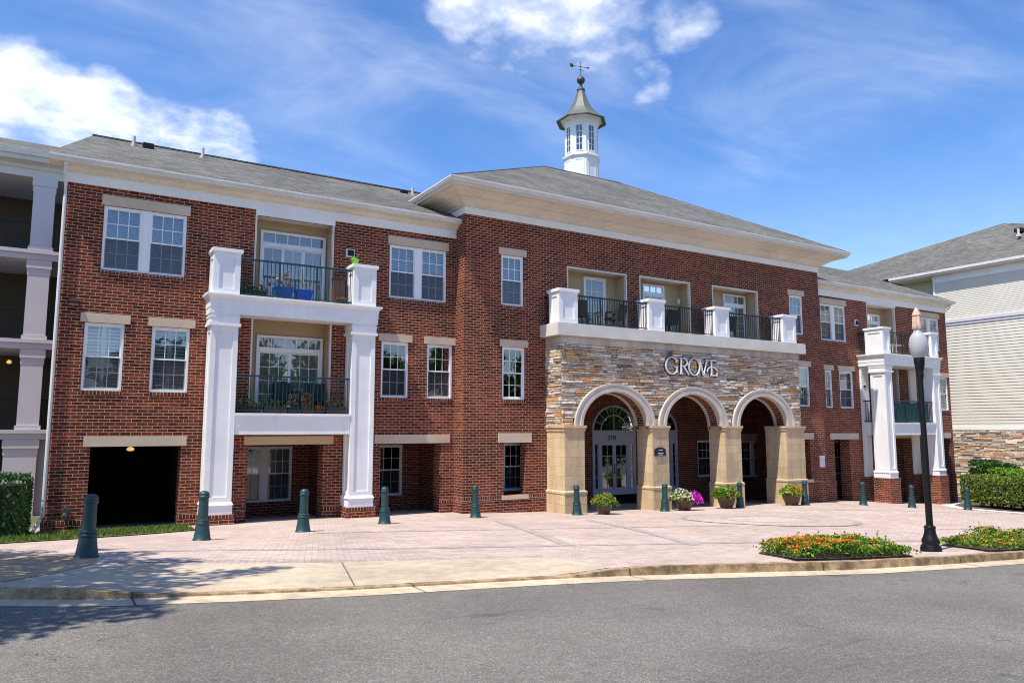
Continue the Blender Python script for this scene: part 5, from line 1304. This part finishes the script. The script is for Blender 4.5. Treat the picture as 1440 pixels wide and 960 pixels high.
# ------------------------------------------------------------------ things kept on the balconies
def plantpts(n, x0, x1, y0, y1, z, h): return [(random.uniform(x0, x1), random.uniform(y0, y1), z+h*random.random()) for _ in range(n)]
def trough(label, x0, x1, y0, y1, z, h, mat, plants, name='planter_box', cat='planter', group=None, flare=.03):
    t = thing(name, label, cat, ((x0+x1)/2, (y0+y1)/2, z), group)
    MB().taper((x0+flare, x1-flare, y0+flare, y1-flare, z), (x0, x1, y0, y1, z+h)).box(x0-.012, x1+.012, y0-.012, y1+.012, z+h-.03, z+h+.004).build('container', mat, t)
    for nm, mt, n, ph, s in plants: leaves(nm, plantpts(n, x0+.02, x1-.02, y0, y1, z+h, ph), s, mt, t, .6)
    return t
fy = 21.06; g2 = 'planter boxes on the lower left balcony'
trough('bright blue plastic tub holding a dry branching plant on the upper left balcony', 5.20, 5.72, fy, fy+.34, 3.60, .36, M_bluepot, [('dry_stem', M_dry, 30, .45, .16)], 'planter_tub', flare=.06)
trough('bright blue plastic tub with few bare stems, right of the dry plant', 5.80, 6.28, fy, fy+.34, 3.60, .33, M_bluepot, [('dry_stem', M_dry, 9, .25, .13)], 'planter_tub', flare=.06)
trough('long black trough with sparse green plants beside the left post of the upper left balcony', 4.30, 5.0, fy, fy+.25, 3.58, .20, M_wicker, [('foliage', M_leaf, 60, .16, .10), ('dry_stem', M_dry, 16, .2, .1)])
trough('small terracotta box of red plants by the right post of the upper left balcony', 6.95, 7.35, fy, fy+.25, 3.58, .10, M_woodbox, [('foliage', M_dry, 70, .14, .09)])
for k, (xa, xb, mt, pl, lb) in enumerate(((4.35, 4.98, M_wicker, [('foliage', M_leaf_lime, 70, .20, .09), ('flower', M_fl_orange, 18, .2, .05)], 'dark grey planter with yellow green plants at the left end of the lower left balcony'),
        (5.02, 5.60, M_woodbox, [('foliage', M_leaf_lime, 50, .18, .09), ('dry_stem', M_dry, 14, .2, .08)], 'brown planter with pale green plants, second from the left on the lower left balcony'),
        (5.66, 5.98, M_wicker, [('dry_stem', M_dry, 60, .34, .12)], 'square grey planter with a pale dried plant on the lower left balcony'),
        (6.06, 6.34, M_woodbox, [('dry_stem', M_dry, 120, .42, .13)], 'planter with a tall rusty red dried bush on the lower left balcony'),
        (6.75, 7.34, M_woodbox, [('dry_stem', M_dry, 40, .2, .10), ('foliage', M_leaf_lime, 40, .22, .09)], 'long brown planter at the right end of the lower left balcony'))):
    trough(lb, xa, xb, fy, fy+.24, .44, .17, mt, pl, group=g2)
t = trough('low bowl of bright orange dried leaves among the planters of the lower left balcony', 6.40, 6.70, fy, fy+.24, .44, .08, M_woodbox, [('dry_stem', M_fl_orange, 60, .12, .09)], group=g2)
def smallpot(label, x, y, z, mat, plants):
    t = thing('small_flower_pot', label, 'flower pot', (x, y, z))
    MB().lathe([(.075, 0), (.115, .17), (.125, .18), (.125, .21), (.11, .21), (.10, .15)], n=16).build('pot', mat, t, True, True)
    for nm, mt, n, h, s in plants: leaves(nm, [(random.gauss(0, .05), random.gauss(0, .05), .18+h*random.random()) for _ in range(n)], s, mt, t, .5, True)
smallpot('lime green pot on top of the right post of the upper left balcony', 7.52, 21.15, 4.812, M_greenpot, [('foliage', M_dry, 14, .16, .07), ('foliage', M_leaf, 8, .1, .06)])
smallpot('shallow green tuft of leaves on top of the left post of the upper balcony', 3.95, 21.30, 4.812, M_leaf_lime, [('foliage', M_leaf_lime, 12, .05, .08)])
bpy.data.objects['small_flower_pot.001'].scale = (1, 1, .35)
SC = thing('storage_cabinet', 'tall dark brown cabinet at the right end of the upper left balcony', 'cabinet', (7.12, 21.3, 3.58))
MB().box(6.95, 7.30, 21.30, 21.49, 3.58, 4.40).build('cabinet_body', M_woodbox, SC); MB().box(6.97, 7.12, 21.285, 21.30, 3.62, 4.36).box(7.13, 7.28, 21.285, 21.30, 3.62, 4.36).build('cabinet_door', M_woodbox, SC); MB().box(6.93, 7.32, 21.28, 21.495, 4.40, 4.43).build('cabinet_top', M_woodbox, SC)
def chair(label, x, y, z, rz, mat, grp):
    t = thing('patio_chair', label, 'chair', (x, y, z), grp, rz)
    MB().box(-.28, .28, -.26, .26, .36, .43).build('seat', mat, t, False, True)
    MB().taper((-.28, .28, .20, .27, .43), (-.27, .27, .30, .36, .88)).build('backrest', mat, t, False, True)
    for s in (-1, 1):
        MB().box(s*.25-.03, s*.25+.03, -.24, .24, .60, .64).box(s*.25-.025, s*.25+.025, -.24, -.19, .43, .60).build('armrest', mat, t, False, True)
        for yy in (-.22, .22): MB().box(s*.25-.022, s*.25+.022, yy-.022, yy+.022, 0, .36).build('leg', mat, t, False, True)
gch = 'dark wicker chairs on the porch balconies'
chair('dark wicker chair by the left post of the first porch balcony', 15.25, 20.55, 3.46, R(160), M_wicker, gch)
chair('dark wicker chair in the right half of the first porch balcony', 16.9, 20.55, 3.46, R(200), M_wicker, gch)
chair('dark wicker chair behind the railing of the middle porch balcony', 19.35, 20.5, 3.46, R(175), M_wicker, gch)
chair('dark wicker chair behind the railing of the third porch balcony', 22.45, 20.5, 3.46, R(165), M_wicker, gch)
gc2 = 'dark chairs on the lower left balcony'
chair('dark chair left of centre on the lower left balcony, behind the dry plants', 5.75, 21.5, .44, R(10), M_wicker, gc2)
chair('dark chair at the right of the lower left balcony beside the patio door', 6.6, 21.62, .44, R(-20), M_wicker, gc2)
t = thing('patio_table', 'small pale table on the upper balcony of the right wing', 'table', (34.6, 21.2, 3.45))
MB().box(34.2, 35.1, 20.9, 21.45, 3.99, 4.03).build('tabletop', M_pale, t)
for x in (34.25, 35.05):
    for y in (20.95, 21.4): MB().box(x-.02, x+.02, y-.02, y+.02, 3.45, 3.99).build('leg', M_pale, t)
t = thing('privacy_screen', 'dark teal fabric screen tied behind the lower railing of the right wing balcony', 'screen', (34.7, 20.52, .35))
m = MB(); n = 40
for i in range(n):
    xa, xb = 33.2+2.95*i/n, 33.2+2.95*(i+1)/n; ya, yb = 20.50+.012*(i % 2), 20.50+.012*((i+1) % 2); m.quad((xa, ya, .33), (xb, yb, .33), (xb, yb, 1.2), (xa, ya, 1.2))
m.build('fabric', M_teal, t)

# ------------------------------------------------------------------ render
scene.render.engine = 'CYCLES'
scene.cycles.max_bounces = 8; scene.cycles.transparent_max_bounces = 12; scene.cycles.diffuse_bounces = 4
scene.cycles.use_denoising = True
scene.cycles.filter_width = 1.05
scene.render.resolution_x = 1024; scene.render.resolution_y = 682
